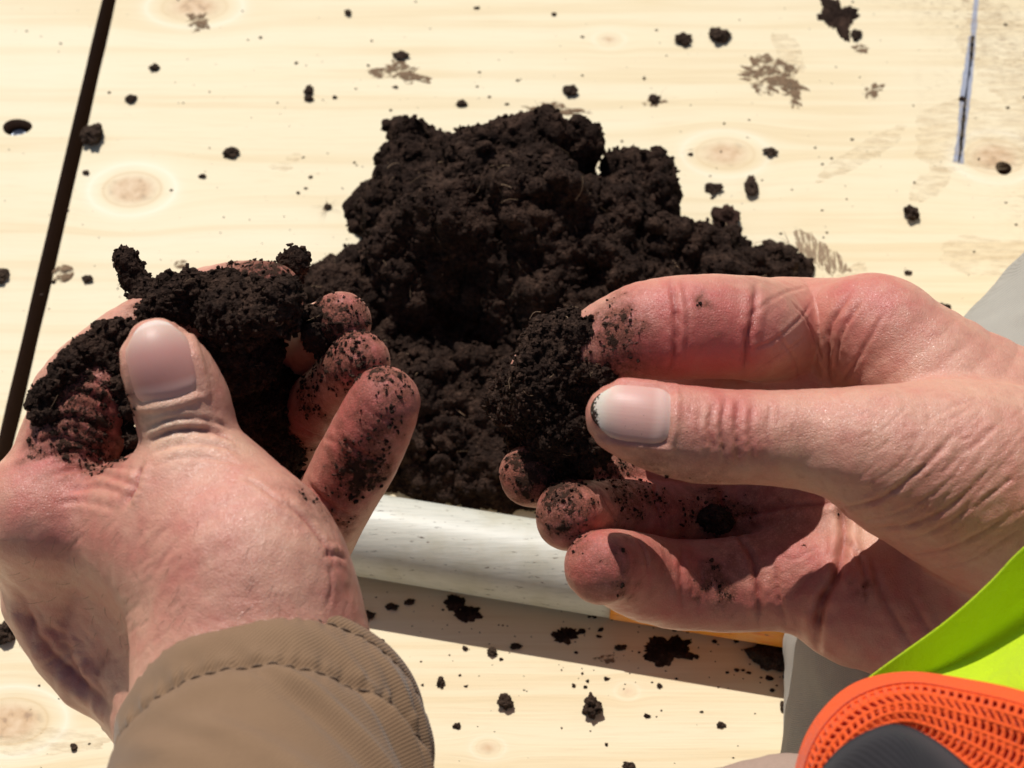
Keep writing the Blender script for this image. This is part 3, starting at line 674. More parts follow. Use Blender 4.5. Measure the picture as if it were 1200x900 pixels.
L_lines = [
 ([(172, 518), (205, 505), (245, 505), (280, 520)], .55, .6, .3), ([(166, 505), (200, 492), (240, 492), (276, 505)], .3, .5, .2), ([(170, 533), (215, 520), (255, 522), (284, 533)], .35, .55, .2), ([(178, 546), (220, 535), (262, 540), (286, 548)], .2, .5, .12),
 ([(165, 545), (158, 570), (148, 590)], 1.0, .9, .5),
 ([(45, 505), (80, 488), (115, 500), (150, 526)], .55, .5, .35), ([(38, 522), (70, 512), (105, 524), (140, 528)], .4, .5, .25), ([(60, 478), (95, 460), (135, 478)], .5, .6, .3), ([(75, 448), (105, 446), (135, 462)], .4, .5, .2), ([(40, 540), (90, 528), (120, 544), (158, 550)], .35, .45, .2), ([(60, 556), (100, 550), (140, 562), (165, 572)], .35, .6, .25),
 ([(80, 575), (115, 570), (150, 580)], .3, .6, .2), ([(65, 590), (100, 588), (140, 598)], .2, .6, .15), ([(398, 512), (422, 530), (452, 545)], .35, .6, .2), ([(392, 520), (415, 540), (440, 552)], .15, .4, .05), ([(425, 470), (440, 486), (470, 498)], .15, .5, .05), ([(360, 565), (385, 590), (412, 605)], .4, .7, .25), ([(350, 500), (372, 510), (398, 520)], .3, .6, .15),
 ([(335, 590), (360, 612), (380, 640), (392, 665)], .5, .7, .4), ([(375, 652), (392, 650), (405, 655)], .5, .6, .3), ([(385, 665), (388, 690), (382, 715)], .2, .6, .1),
 ([(285, 560), (310, 575), (340, 600)], .25, .5, .2), ([(20, 690), (60, 760), (130, 830)], .8, 1.6, 1.0), ([(35, 700), (80, 760), (100, 800)], .4, 1.5, .6),
 ([(90, 690), (75, 735), (85, 770)], .5, 2.2, .4), ([(130, 760), (115, 790), (125, 820)], .5, 2.0, .4)]
for i in range(60):
    x = 150+rw.random()*240; y = 560+rw.random()*150; L = 14+rw.random()*34; a = math.radians(75+rw.normal()*14)
    L_lines.append(([(x, y), (x+L*.5*math.cos(a)+1, y+L*.5*math.sin(a)), (x+L*math.cos(a), y+L*math.sin(a))], .03+.05*rw.random(), .3, .01))
for i in range(46):
    x = 40+rw.random()*160; y = 620+rw.random()*170; L = 16+rw.random()*30; a = math.radians(-40+rw.normal()*8)
    L_lines.append(([(x, y), (x+L*.5*math.cos(a)+1, y+L*.5*math.sin(a)), (x+L*math.cos(a), y+L*math.sin(a))], .05+.08*rw.random(), .45, .03))
for cx, cy, a0 in ((440, 500, -58), (405, 560, -58), (425, 420, -50)):
    for i in range(4):
        x = cx-25+rw.random()*20; y = cy-10+rw.random()*20; L_lines.append(([(x, y), (x+12, y+8), (x+24, y+14)], .1, .4, .05))
LV2, Lcr = carve(LV, LF, LS, L_lines)
# knuckles of the back of the hand, gentle unevenness everywhere
def organic(V, F, s): N = vnormals(V, F); return V+N*(fbm(V/16.0+s, 2)*.35+fbm(V/4.5+s, 2)*.12)[:, None]

# nails
def nail(name, S, cx, cy, ax, hl, hw, mat, parent, lift=.28, npow=3.2, dirt=(), free=1.0):
    """plate grown on the thumb: (cx, cy) centre, ax unit vector cuticle -> free edge, in the photo"""
    a = np.array(ax, float); a /= np.linalg.norm(a); b = np.array([-a[1], a[0]]); nu, nv = 28, 22; V = []; U = []; Vv = []; Nn = []
    for i in range(nu+1):
        for j in range(nv+1):
            u = -1+2*i/nu; v = -1+2*j/nv
            w_ = (1-abs(u)**npow*.42 if u > 0 else 1-abs(u)**(npow+1.2)*.30)
            l_ = (1-abs(v)**2.2*(.24*free if u > 0 else .12))
            q = np.array([cx, cy])+a*u*hl*l_+b*v*hw*w_
            p, n = S.hit(*q)
            if p is None: p, n = V[-1], Nn[-1]
            V.append(p); Nn.append(n); U.append((u+1)/2); Vv.append(v)
    V = np.array(V); Nn = np.array(Nn); G_ = V.reshape(nu+1, nv+1, 3)
    N2 = Nn.reshape(nu+1, nv+1, 3)
    for _ in range(6): 
        G_[1:-1, 1:-1] = (G_[:-2, 1:-1]+G_[2:, 1:-1]+G_[1:-1, :-2]+G_[1:-1, 2:])/4; N2[1:-1, 1:-1] = (N2[:-2, 1:-1]+N2[2:, 1:-1]+N2[1:-1, :-2]+N2[1:-1, 2:])/4
    u = np.array(U); v = np.array(Vv); edge = np.clip(np.minimum(1-np.abs(v), u*1.1)*7, 0, 1)   # sinks at cuticle and sides
    hgt = -.55+(.55+lift)*edge*(.75+.25*(1-v*v)); V = V+Nn*hgt[:, None]
    F = [[i*(nv+1)+j, i*(nv+1)+j+1, (i+1)*(nv+1)+j+1, (i+1)*(nv+1)+j] for i in range(nu) for j in range(nv)]; F = np.array(F)
    nrm = vnormals(V, F); 
    if (nrm.mean(0)@FWD) > 0: F = F[:, ::-1]; nrm = -nrm
    n0 = len(V); VB = V-nrm*.45; Fb = F[:, ::-1]+n0; rim = [i*(nv+1) for i in range(nu+1)]+[nu*(nv+1)+j for j in range(1, nv+1)]+[i*(nv+1)+nv for i in range(nu-1, -1, -1)]+[j for j in range(nv-1, 0, -1)]
    Fr = np.array([[rim[k], rim[(k+1) % len(rim)], rim[(k+1) % len(rim)]+n0, rim[k]+n0] for k in range(len(rim))])
    nd = np.clip((u-.90)*9, 0, 1)*(.9 if dirt else .15)+np.clip((np.abs(v)-.9)*9, 0, 1)*(.3 if dirt else 0)
    for px, py, r, amt in dirt:
        p = S.hit(px, py)[0]
        if p is not None: nd += amt*np.exp(-((V-p)**2).sum(1)/(r*r))
    return mesh_np(name, np.vstack([V, VB]), np.vstack([F, Fb, Fr]), mat, parent, attrs={'nu': np.r_[u, u], 'nv': np.r_[v, v], 'nd': np.r_[nd, nd]}, origin=V.mean(0)), V
def nail_fold(V, F, S, cx, cy, ax, hl, hw, rise=.55):
    """skin swells round the nail and drops under it"""
    a = np.array(ax, float); a /= np.linalg.norm(a); b = np.array([-a[1], a[0]]); N = vnormals(V, F)
    out = [];  
    for v in np.linspace(-1, 1, 30): out.append(np.array([cx, cy])-a*hl*(1-abs(v)**2.2*.16)+b*v*hw*.96)
    up = [np.array([cx, cy])+a*u*hl+b*hw*s_ for s_ in (-1, 1) for u in np.linspace(-.9, .75, 18)]
    L1 = np.array([p for p in (S.hit(*q)[0] for q in out) if p is not None]); d, t = line_dist(V, L1)
    off = rise*np.exp(-((d-.5)/.9)**2)
    for s_ in (0, 1):
        L2 = np.array([p for p in (S.hit(*q)[0] for q in up[s_*18:(s_+1)*18]) if p is not None])
        if len(L2) > 2: d, t = line_dist(V, L2); off = np.maximum(off, rise*.9*np.exp(-((d-.6)/1.0)**2)*np.clip((1-t)*4, 0, 1))
    # inside of the plate outline: press skin down
    q = V-C_MM; dep = q@FWD; px = 600+q@RIGHT/dep*FPX; py = 450-q@UP/dep*FPX
    du = ((px-cx)*a[0]+(py-cy)*a[1])/hl; dv = ((px-cx)*b[0]+(py-cy)*b[1])/hw
    c0 = S.hit(cx, cy)[0]; near = ((V-c0)**2).sum(1) < 500
    ins = np.clip((1-np.maximum(np.abs(du), np.abs(dv)))*6, 0, 1)*near*((N@FWD) < .2)
    return V+N*(off*(1-ins)-.6*ins)[:, None]
person = empty('person', [W(1180, 760, 455)[0], W(1180, 900, 400)[1], 0])
tag(person, 'crouching person in tan work sleeve, grey trousers and orange-lime safety vest, holding soil', 'person')
nR = dict(cx=742, cy=484, ax=(-1, -.10), hl=49, hw=37); nL = dict(cx=188, cy=425, ax=(-.22, -1), hl=49, hw=43)
RV2 = nail_fold(RV2, RF, RS, rise=.5, **nR); LV2 = nail_fold(LV2, LF, LS, rise=.5, **nL)
RV2 = organic(RV2, RF, 3.1); LV2 = organic(LV2, LF, 8.7)
dR = blend(RV2, RS, [(612, 540, 10, 1.1), (640, 580, 7, .5), (668, 575, 6, .75), (665, 620, 6, .6), (730, 580, 9, .7), (770, 585, 8, .55), (820, 600, 8, .5), (850, 600, 6, .5), (705, 660, 9, .35), (735, 695, 3.2, .7), (735, 650, 3, .3), (842, 672, 5, .55), (850, 700, 3, .5), (825, 690, 4, .4), (720, 700, 6, .25), (890, 640, 14, .28), (935, 600, 8, .22), (715, 380, 5.5, .7), (700, 440, 7, .8), (735, 420, 8, .45), (720, 350, 5, .4), (825, 355, 2.4, .6), (830, 380, 5, .2), (720, 545, 7, .75), (760, 550, 7, .4), (700, 520, 5, .7), (820, 565, 10, .3), (960, 770, 4, .8), (1000, 790, 4, .7), (1015, 690, 2.4, .6), (985, 600, 2, .6), (890, 330, 8, .15), (640, 420, 6, .35), (690, 545, 5, .5), (780, 655, 8, .25), (880, 590, 8, .3), (650, 560, 5, .5)], .03, 4.0)
rR = blend(RV2, RS, [(740, 400, 16, .65), (830, 420, 15, .7), (830, 360, 14, .45), (905, 400, 10, .35), (705, 665, 12, .75), (668, 600, 10, .7), (610, 555, 9, .8), (800, 680, 18, .75), (770, 585, 12, .7), (930, 700, 16, .45), (960, 350, 14, .45), (890, 580, 12, .55), (1030, 350, 12, .45), (850, 510, 8, .45), (860, 470, 6, .3), (960, 640, 10, .35), (1060, 740, 20, .5), (700, 530, 6, .4), (1090, 650, 14, .2)], .10)
pR = blend(RV2, RS, [(930, 400, 8, .5), (1010, 620, 9, .8), (960, 570, 8, .4), (1150, 450, 22, .35), (980, 500, 14, .2)], 0)
hR = mesh_np('hand', RV2, RF, M_SKIN, person, attrs={'dirt': dR, 'red': np.clip(rR, 0, 1), 'pale': pR, 'crease': Rcr}, origin=W(1300, 630, 458))
hR['label'] = 'open right hand, palm up, thumb pressing a dark soil clump against bent fingers'
dL = blend(LV2, LS, [(60, 470, 7, .55), (90, 430, 7, .6), (120, 400, 7, .6), (100, 480, 8, .5), (120, 520, 7, .55), (90, 520, 8, .4), (150, 470, 5, .9), (155, 520, 5, .8), (45, 520, 6, .45), (130, 545, 5, .5), (200, 375, 9, .9), (300, 340, 9, .7), (325, 312, 9, .5), (285, 312, 8, .55), (380, 370, 8, .7), (420, 360, 5, .5), (370, 400, 7, .8), (400, 420, 9, .5), (430, 400, 6, .4), (360, 470, 9, .7), (340, 520, 8, .9), (390, 450, 6, .4), (440, 445, 8, .38), (455, 500, 8, .38), (420, 530, 8, .42), (400, 570, 7, .45), (370, 590, 7, .5), (425, 555, 4, .8), (395, 615, 5, .8), (435, 560, 8, .3), (475, 450, 5, .3), (445, 435, 3, .8)], .015, 4.0)
rL = blend(LV2, LS, [(455, 470, 14, .8), (430, 530, 14, .75), (390, 590, 12, .6), (420, 415, 10, .7), (400, 365, 10, .75), (315, 330, 10, .8), (350, 500, 14, .7), (90, 500, 14, .55), (130, 450, 10, .55), (60, 540, 9, .35), (340, 350, 10, .6), (250, 600, 18, .15), (30, 620, 14, .35), (200, 640, 14, .2), (120, 660, 12, .3), (405, 690, 8, .6), (90, 740, 16, .3), (235, 400, 6, .35)], .02)
pL = blend(LV2, LS, [(215, 520, 9, .7), (190, 490, 6, .8), (170, 500, 5, .6), (280, 520, 5, .5), (330, 650, 16, .3)], 0)
hL = mesh_np('hand', LV2, LF, M_SKIN, person, attrs={'dirt': dL, 'red': np.clip(rL, 0, 1), 'pale': pL, 'crease': Lcr}, origin=W(310, 920, 400))
hL['label'] = 'cupped left hand full of dark soil, thumb on top with its nail to the camera'
nr, NRV = nail('thumb_nail', RS, mat=M_NAILR, parent=hR, dirt=[(693, 470, 2.4, 1.2), (697, 490, 2.0, 1.0), (710, 512, 2.2, .7), (740, 505, 4, .3)], **nR)
nl, NLV = nail('thumb_nail', LS, mat=M_NAILL, parent=hL, free=.9, **nL)
M_HAIR = mat_plain('fine_hair', (.16, .09, .05), .5, .2, .1, 1.0)
print('hands', time.time()-T0)
# ------------------------------------------------------------------ soil in the hands
rng = np.random.default_rng(21)
def hb(S, px, py, rmm, out=0.3):
    p, n = S.hit(px, py)
    return None if p is None else [*(p+n*out), rmm]
def wb(px, py, d, r): return [*W(px, py, d), r*sc(d)]
FINE = [(4.5, 1.1, 'w'), (3.0, 1.0, 'r'), (1.8, .7, 'r'), (1.1, .4, 'w')]
# loose handful cupped in the left hand
rows = [wb(*b) for b in [(300, 368, 431, 30), (328, 352, 430, 24), (268, 372, 434, 34), (332, 380, 434, 16), (285, 412, 444, 44), (285, 465, 462, 56), (312, 520, 470, 44), (322, 480, 466, 34), (335, 438, 468, 26), (240, 352, 438, 24), (215, 348, 437, 24), (190, 358, 437, 22), (205, 332, 439, 14), (224, 328, 438, 10), (262, 332, 436, 15), (247, 340, 437, 12), (178, 372, 437, 18), (150, 400, 431, 16), (156, 440, 428, 13), (158, 480, 425, 12), (158, 515, 425, 11), (160, 540, 424, 8), (300, 590, 478, 38), (340, 300, 452, 10), (352, 303, 452, 9), (346, 312, 453, 11), (240, 500, 455, 44), (352, 402, 478, 24), (350, 560, 482, 24), (345, 410, 490, 30), (343, 400, 460, 15), (150, 535, 434, 15), (146, 552, 436, 10)]]
for b in [(62, 455, 2.6), (52, 462, 2.2), (75, 440, 2.8), (88, 425, 2.8), (100, 412, 2.6), (112, 402, 2.6), (125, 398, 2.6), (138, 392, 2.4), (120, 418, 2.2), (132, 432, 1.9), (44, 470, 1.9), (46, 490, 1.8), (58, 486, 1.5), (142, 455, 1.7), (148, 500, 1.4), (370, 388, 2.6), (362, 372, 2.4), (376, 402, 2.0), (372, 366, 1.3), (290, 345, 2.6), (305, 338, 2.2), (275, 335, 2.2), (320, 345, 2.2), (343, 345, 1.6)]:
    q = hb(LS, *b); 
    if q: rows.append(q)
bl = Balls(rows, 2.6)
hand_soil = empty('handful_of_soil', W(290, 440, 480)); tag(hand_soil, 'loose dark soil cupped in the left hand, spilling over its index finger', 'soil')
_, V, F = soil_mesh('soil_mass', lambda P: bl(P)+fbm(P/7.0, 2)*1.2, bl.lo-1, bl.hi+1, 0.55, FINE, parent=hand_soil, seed=4.0, origin=W(290, 440, 480))
crumb_object('soil_crumbs', V, F, 6500, .15, 1.0, hand_soil, rng); fibres('root_fibres', V, F, 40, hand_soil, rng, 2, 6, .06)
# longish chunk beyond the index finger
bl = Balls([wb(146, 303, 446, 13), wb(152, 318, 446, 14), wb(160, 332, 446, 15), wb(170, 348, 444, 17)], 3)
ch = empty('soil_chunk', W(158, 330, 450)); tag(ch, 'finger-length dark soil chunk poking up beside the left index finger', 'soil chunk')
_, V, F = soil_mesh('chunk_body', lambda P: bl(P)+fbm(P/6.0, 2)*.8, bl.lo-1, bl.hi+1, 0.6, [(3.2, 1.0, 'w'), (1.5, .5, 'w')], parent=ch, seed=9.0, origin=W(158, 330, 450))
crumb_object('soil_crumbs', V, F, 300, .15, .7, ch, rng)
# clump pinched in the right hand
rows = [wb(*b) for b in [(655, 455, 450, 60), (648, 412, 446, 36), (685, 400, 441, 30), (692, 428, 440, 26), (664, 500, 450, 46), (630, 478, 456, 42), (690, 520, 446, 26), (620, 520, 462, 26), (668, 548, 454, 24), (600, 470, 462, 26), (612, 440, 458, 24), (700, 388, 441, 16), (706, 410, 439, 13), (702, 440, 438, 16), (668, 385, 444, 20), (640, 388, 450, 14)]]
bl = Balls(rows, 3)
clump = empty('soil_clump', W(655, 460, 470)); tag(clump, 'moist dark soil clump pinched between right thumb and fingers', 'soil clump')
_, V, F = soil_mesh('clump_body', lambda P: bl(P)+fbm(P/8.0, 2)*1.5, bl.lo-1, bl.hi+1, 0.55, FINE, parent=clump, seed=14.0, origin=W(655, 460, 470))
crumb_object('soil_crumbs', V, F, 3200, .18, .9, clump, rng); fibres('root_fibres', V, F, 60, clump, rng, 1.5, 5, .06)
M_CLOD0 = mat_soil('crumb_soil', (.050, .030, .021), (.14, .09, .062))
# crumb lying in the right palm
c0 = RS.hit(838, 612)[0]; bl = Balls([[*(c0+[0, 0, 1]), 3.2], [*(c0+[-2.2, .8, 1.2]), 2.4], [*(c0+[2.4, -.8, .8]), 2.2], [*(c0+[-.6, 2, 1.4]), 1.9]], 1.5)
pc = empty('soil_crumb', c0); tag(pc, 'small dark soil crumb lying at the foot of the right ring finger', 'soil crumb')
_, V, F = soil_mesh('crumb_body', lambda P: bl(P)+fbm(P/3.0, 2)*.5, bl.lo-1, bl.hi+1, 0.4, [(2.2, .9, 'w'), (1.0, .5, 'w')], parent=pc, seed=2.0, origin=c0, mat=M_CLOD0)
crumb_object('soil_crumbs', V, F, 260, .12, .5, pc, rng)
# crumbs stuck to the skin
for ho, V_, F_, dd, n in ((hR, RV2, RF, dR, 700), (hL, LV2, LF, dL, 2000)):
    N_ = vnormals(V_, F_); sel = (dd > .45) & ((N_@FWD) < .35)
    crumb_object('dirt_crumbs', V_, F_, n, .10, .55, ho, rng, label='dark soil crumbs stuck to the skin', sel=sel)
# a few fine hairs on the left hand
hm = MB(); Nh = vnormals(LV2, LF); qh = LV2-C_MM; pxh = 600+qh@RIGHT/(qh@FWD)*FPX; pyh = 450-qh@UP/(qh@FWD)*FPX
sel = np.where((pxh > 20) & (pxh < 330) & (pyh > 590) & (pyh < 760) & ((Nh@FWD) < -.1))[0]
for i in rng.choice(sel, 110):
    d_ = RIGHT*(-.55+rng.normal()*.25)-UP*(.6+rng.normal()*.2); d_ = d_-Nh[i]*(d_@Nh[i]); d_ /= np.linalg.norm(d_); L_ = 2+3.5*rng.random()
    add_wire(hm, [LV2[i]-Nh[i]*.1, LV2[i]+d_*L_*.5+Nh[i]*.45, LV2[i]+d_*L_+Nh[i]*.25], [.045, .035, .015], 3)
v, f = hm.get(); tag(build_mixed('hair', v, f, M_HAIR, hL, origin=LV2.mean(0)), 'sparse fine brown hairs on the back of the left hand', kind='stuff')
print('hand soil', time.time()-T0)

# ------------------------------------------------------------------ pipe
RP = 13.6
pa, pb = G(450, 630, RP), G(720, 674, RP); pd = (pb-pa)/np.linalg.norm(pb-pa)
def pipe_x(px):                                                     # point of the axis seen at photo column px
    best = None
    for t in np.linspace(-200, 400, 2401):
        p = pa+pd*t; q = p-C_MM; x = 600+q@RIGHT/(q@FWD)*FPX
        if best is None or abs(x-px) < best[0]: best = (abs(x-px), t)
    return best[1]
t0, tm, t2 = pipe_x(30), pipe_x(722), pipe_x(1240)
def tube_seg(a, b, r, ri, n=64, m=60):
    up = np.array([0, 0, 1.0]); s = np.cross(pd, up); V = []; F = []
    for i, t in enumerate(np.linspace(a, b, m)):
        for k in range(n):
            an = 2*math.pi*k/n; w = 1+.004*math.sin(an*2+t*.03); V.append(pa+pd*t+(s*math.cos(an)+up*math.sin(an))*r*w)
    for i in range(m-1):
        for k in range(n): q = i*n+k; w = i*n+(k+1) % n; F.append([q, w, w+n, q+n])
    base = len(V)
    for t in (a, b):
        for k in range(n): an = 2*math.pi*k/n; V.append(pa+pd*t+(s*math.cos(an)+up*math.sin(an))*ri)
    for k in range(n):
        F.append([(k+1) % n, k, base+k, base+(k+1) % n]); F.append([(m-1)*n+k, (m-1)*n+(k+1) % n, base+n+(k+1) % n, base+n+k]); F.append([base+(k+1) % n, base+k, base+n+k, base+n+(k+1) % n])
    return np.array(V), np.array(F)
def mat_pipe(name, base, wear, tint):
    m = Mat(name); c = m.coords((1000, 1000, 1000)); ang = -math.atan2(pd[1], pd[0])
    st = m.noise(m.coords((60, 900, 900), rot=(0, 0, ang)), 1.0, 4, .6); bl_ = m.noise(c, .05, 4, .6); fl = m.noise(m.coords((350, 1500, 1500), rot=(0, 0, ang)), .6, 3, .6)
    colr = m.mix(m.math('MULTIPLY', m.math('SUBTRACT', st, .48), 3.0, clamp=True), c4(*base), c4(*wear))
    colr = m.mix(m.math('MULTIPLY', m.math('SUBTRACT', bl_, .5), 2.5, clamp=True), colr, c4(*tint))
    colr = m.mix(m.math('MULTIPLY', m.math('SUBTRACT', fl, .64), 14.0, clamp=True), colr, c4(.10, .07, .05))
    m.l(colr, m.b.inputs['Base Color']); m.l(m.bump(st, .3, .0003), m.b.inputs['Normal']); return m.set(Roughness=.42, Specular_IOR_Level=.45)
M_PIPE = mat_pipe('weathered_white_plastic', (.60, .58, .49), (.46, .45, .38), (.44, .40, .27))
M_ORANGE = mat_pipe('orange_painted_plastic', (.90, .34, .03), (.85, .13, .02), (.82, .60, .38))
pipe = empty('pipe', pa-[0, 0, RP]); tag(pipe, 'weathered white plastic pipe with an orange end lying across the plywood', 'pipe')
V, F = tube_seg(t0, tm, RP, 10.6); mesh_np('white_tube', V, F, M_PIPE, pipe, origin=pa)
V, F = tube_seg(tm+.002, t2, RP+.25, 10.4); mesh_np('orange_tube', V, F, M_ORANGE, pipe, origin=pa)

# ------------------------------------------------------------------ things lying on the board
def ico_sub(n):
    bm = bmesh.new(); bmesh.ops.create_icosphere(bm, subdivisions=n, radius=1.0); V = np.array([v.co[:] for v in bm.verts]); F = np.array([[v.index for v in f.verts] for f in bm.faces]); bm.free(); return V, F
I4 = ico_sub(4); I3 = ico_sub(3)
def vn3(V, F):
    n = np.cross(V[F[:, 1]]-V[F[:, 0]], V[F[:, 2]]-V[F[:, 0]]); N = np.zeros_like(V)
    for i in range(3): np.add.at(N, F[:, i], n)
    return N/np.maximum(np.linalg.norm(N, axis=1), 1e-9)[:, None]
M_MUD = mat_soil('dried_mud', (.075, .048, .032), (.17, .115, .08)); M_STAIN = mat_smear('mud_stain', (.12, .070, .040), (.30, .20, .12), .43, (240, 330, 400))
M_SCUFF = mat_smear('brown_scuff', (.50, .36, .21), (.64, .49, .31), .42, (110, 420, 500), math.radians(-38), 2.6, .55); M_SCUFF2 = mat_smear('brown_scuff_level', (.52, .38, .23), (.66, .50, .32), .42, (90, 420, 500), math.radians(-4), 2.6, .45)
M_CLOD = mat_soil('clod_soil', (.058, .036, .025), (.14, .09, .062)); M_BARK = mat_soil('reddish_bark', (.05, .025, .018), (.16, .09, .065))
cl_i = 0
def clod(px, py, rx, ry, label, hgt=.6, mat=None, name='soil_clod', lumps=4, cat='soil clod', ang=0.0):
    global cl_i; cl_i += 1
    rr = np.random.default_rng(100+cl_i); c = G(px, py, 0); s = 1/np.linalg.norm(G(px+1, py)-c); sy = 1/np.linalg.norm(G(px, py+1)-c)
    a, b = .86*rx/s, .86*ry/sy; small = max(a, b) < 2.2; Vs, Fs = I3 if small else I4
    h = min(a, b)*hgt; V = Vs.copy(); q = V*1.3+cl_i*7.7
    rad = .92+.5*perlin(q)+.30*perlin(q*2.1)+.20*(.3-np.abs(perlin(q*3.7)))+.14*(0.3-np.abs(perlin(q*7.5)))
    V = V*rad[:, None]; ca, sa = math.cos(ang), math.sin(ang); x = V[:, 0]*a; y = V[:, 1]*b
    V = np.c_[x*ca-y*sa, x*sa+y*ca, np.maximum(V[:, 2]*h+h*.62, 0.02+.02*rr.random())]+np.array([c[0], c[1], 0])
    o = mesh_np(name, V, Fs, mat or M_CLOD, origin=[c[0], c[1], 0]); tag(o, label, cat, 'soil clods scattered on the plywood' if cat == 'soil clod' else None); return o
def splat(px, py, rx, ry, label, name='mud_stain', mat=None, spiky=.5, th=.35, cat='mud stain', ang=0.0, parent=None):
    """thin dried smear with a ragged edge"""
    global cl_i; cl_i += 1; c = G(px, py, 0); s = 1/np.linalg.norm(G(px+1, py)-c); sy = 1/np.linalg.norm(G(px, py+1)-c); a, b = rx/s, ry/sy
    n = 140; R = [0, .35, .65, .85, .97, 1.0]; t = np.linspace(0, 2*math.pi, n, endpoint=False); e = np.c_[np.cos(t), np.sin(t), np.full(n, cl_i*3.3)]
    rad = np.maximum(.25, 1+spiky*.75*perlin(e*1.1+cl_i)+spiky*.4*perlin(e*2.7)+spiky*.25*perlin(e*6)+spiky*.16*perlin(e*14))
    V = [[0, 0, th]]; 
    for k, r in enumerate(R[1:], 1):
        z = th*(1-(r**4))*.8+.03 if k < len(R)-1 else 0.006
        q = e*r*4; V += [[r*rad[i]*a*math.cos(t[i]), r*rad[i]*b*math.sin(t[i]), z] for i in range(n)]
    V = np.array(V); V[:, 2] *= 1+.6*perlin(np.c_[V[:, :2]/1.2, np.full(len(V), cl_i)]); V[:, 2] = np.maximum(V[:, 2], .006)
    ca, sa = math.cos(ang), math.sin(ang); V[:, :2] = np.c_[V[:, 0]*ca-V[:, 1]*sa, V[:, 0]*sa+V[:, 1]*ca]
    F = [[0, 1+i, 1+(i+1) % n, 1+(i+1) % n] for i in range(n)]
    for k in range(len(R)-2):
        for i in range(n): p = 1+k*n+i; w = 1+k*n+(i+1) % n; F.append([p, p+n, w+n, w])
    o = build_mixed(name, V+np.array([c[0], c[1], 0]), F, mat or M_STAIN, parent, origin=[c[0], c[1], 0]); tag(o, label, None if parent else cat, None if parent else 'mud stains on the plywood'); return o
splat(900, 90, 36, 18, 'large dried mud stain with ragged tail, upper right of the soil heap', spiky=1.0, ang=-.25)
splat(928, 106, 10, 22, 'thin dried mud streak at the tail of the large upper stain', spiky=.9)
splat(470, 84, 32, 11, 'star-shaped brown mud splash above the soil heap', spiky=1.0, ang=-.15)
clod(470, 66, 10, 5, 'flat little clod at the top of the star-shaped splash', .5)
splat(657, 129, 34, 8, 'long thin mud stain just behind the top of the heap', spiky=.8, ang=-.1)
splat(983, 20, 22, 20, 'dark dried mud patch at the top edge, right of centre', spiky=.8, mat=M_SOIL, th=.9)
clod(1003, 42, 7, 7, 'pebble-sized clod just below the dark mud patch at the top edge')
splat(1009, 57, 9, 5, 'tiny pointed mud smear below the pebble-sized clod at top right')
splat(1022, 106, 12, 7, 'small mud splash with ray-like streaks right of the large stain', spiky=1.1)
splat(768, 119, 12, 6, 'mud splash with side streaks under the round dark clod above the heap', spiky=1.1)
clod(766, 117, 8, 5, 'round dark clod sitting in a streaky mud splash')
splat(232, 24, 15, 12, 'dark mud stain lying on the knot at the top left', spiky=.9)
clod(843, 44, 13, 9, 'chunky clod at top centre, right one of a pair'); clod(801, 48, 11, 7, 'chunky clod at top centre, left one of a pair')
clod(668, 108, 9, 7, 'rough clod just above the peak of the heap'); clod(541, 122, 7, 4, 'small oval clod above the left part of the heap')
clod(408, 16, 5, 4, 'tiny round clod near the top edge, left of centre'); clod(362, 107, 6, 6, 'upper half of a stacked pair of small clods left of the splash'); clod(362, 116, 6, 4, 'lower half of a stacked pair of small clods left of the splash')
clod(270, 180, 11, 6, 'oval clod alone between the left knot and the heap'); clod(238, 207, 5, 3, 'tiny oval clod right of the left knot'); clod(154, 117, 8, 5, 'flat round clod right of the dark gap'); clod(181, 80, 7, 4, 'small jagged clod high on the left, right of the gap')
clod(109, 162, 14, 13, 'round dark clod hanging over the edge of the gap', .8); clod(101, 203, 5, 3, 'tiny flat clod beside the gap above the left knot')
splat(74, 321, 13, 11, 'round flat brown mud drop right of the gap', spiky=.12, th=.9); clod(103, 328, 7, 5, 'small clod next to the round flat mud drop'); clod(2, 326, 10, 9, 'brown clod cut by the left edge of the photo', mat=M_MUD)
splat(212, 310, 8, 5, 'faint flat mud drop behind the left hand soil', spiky=.15)
clod(903, 179, 9, 5, 'flat oval clod right of the pale knot', .6, M_MUD); clod(880, 221, 9, 13, 'upright bean-shaped clod below the pale knot', .8); clod(836, 222, 11, 6, 'flat jagged clod left of the bean-shaped one', .7)
clod(1068, 252, 10, 9, 'angular clod standing alone on the right', .9); clod(1102, 362, 12, 6, 'dark clod peeping out behind the right knuckles'); clod(1127, 116, 4, 3, 'tiny clod on the blue-grey marker line'); clod(1064, 320, 5, 3, 'tiny flat clod between the right knuckles and the angular clod', mat=M_MUD); clod(798, 261, 4, 3, 'tiny clod at the right shoulder of the heap')
clod(850, 262, 17, 17, 'reddish bark-like piece standing at the right end of the heap', .9, M_BARK, name='bark_piece', cat='bark')
clod(903, 305, 32, 17, 'dark oblong clod behind the right index finger', .8); clod(942, 314, 13, 11, 'rounded clod right of the oblong one behind the index finger', .7)
splat(958, 296, 19, 32, 'brown fibrous scuff of mud beside the oblong clod', spiky=.6, mat=mat_smear('fibrous_mud', (.20, .13, .08), (.42, .30, .19), .44, (900, 160, 700), math.radians(-35)), th=.2, ang=.6)
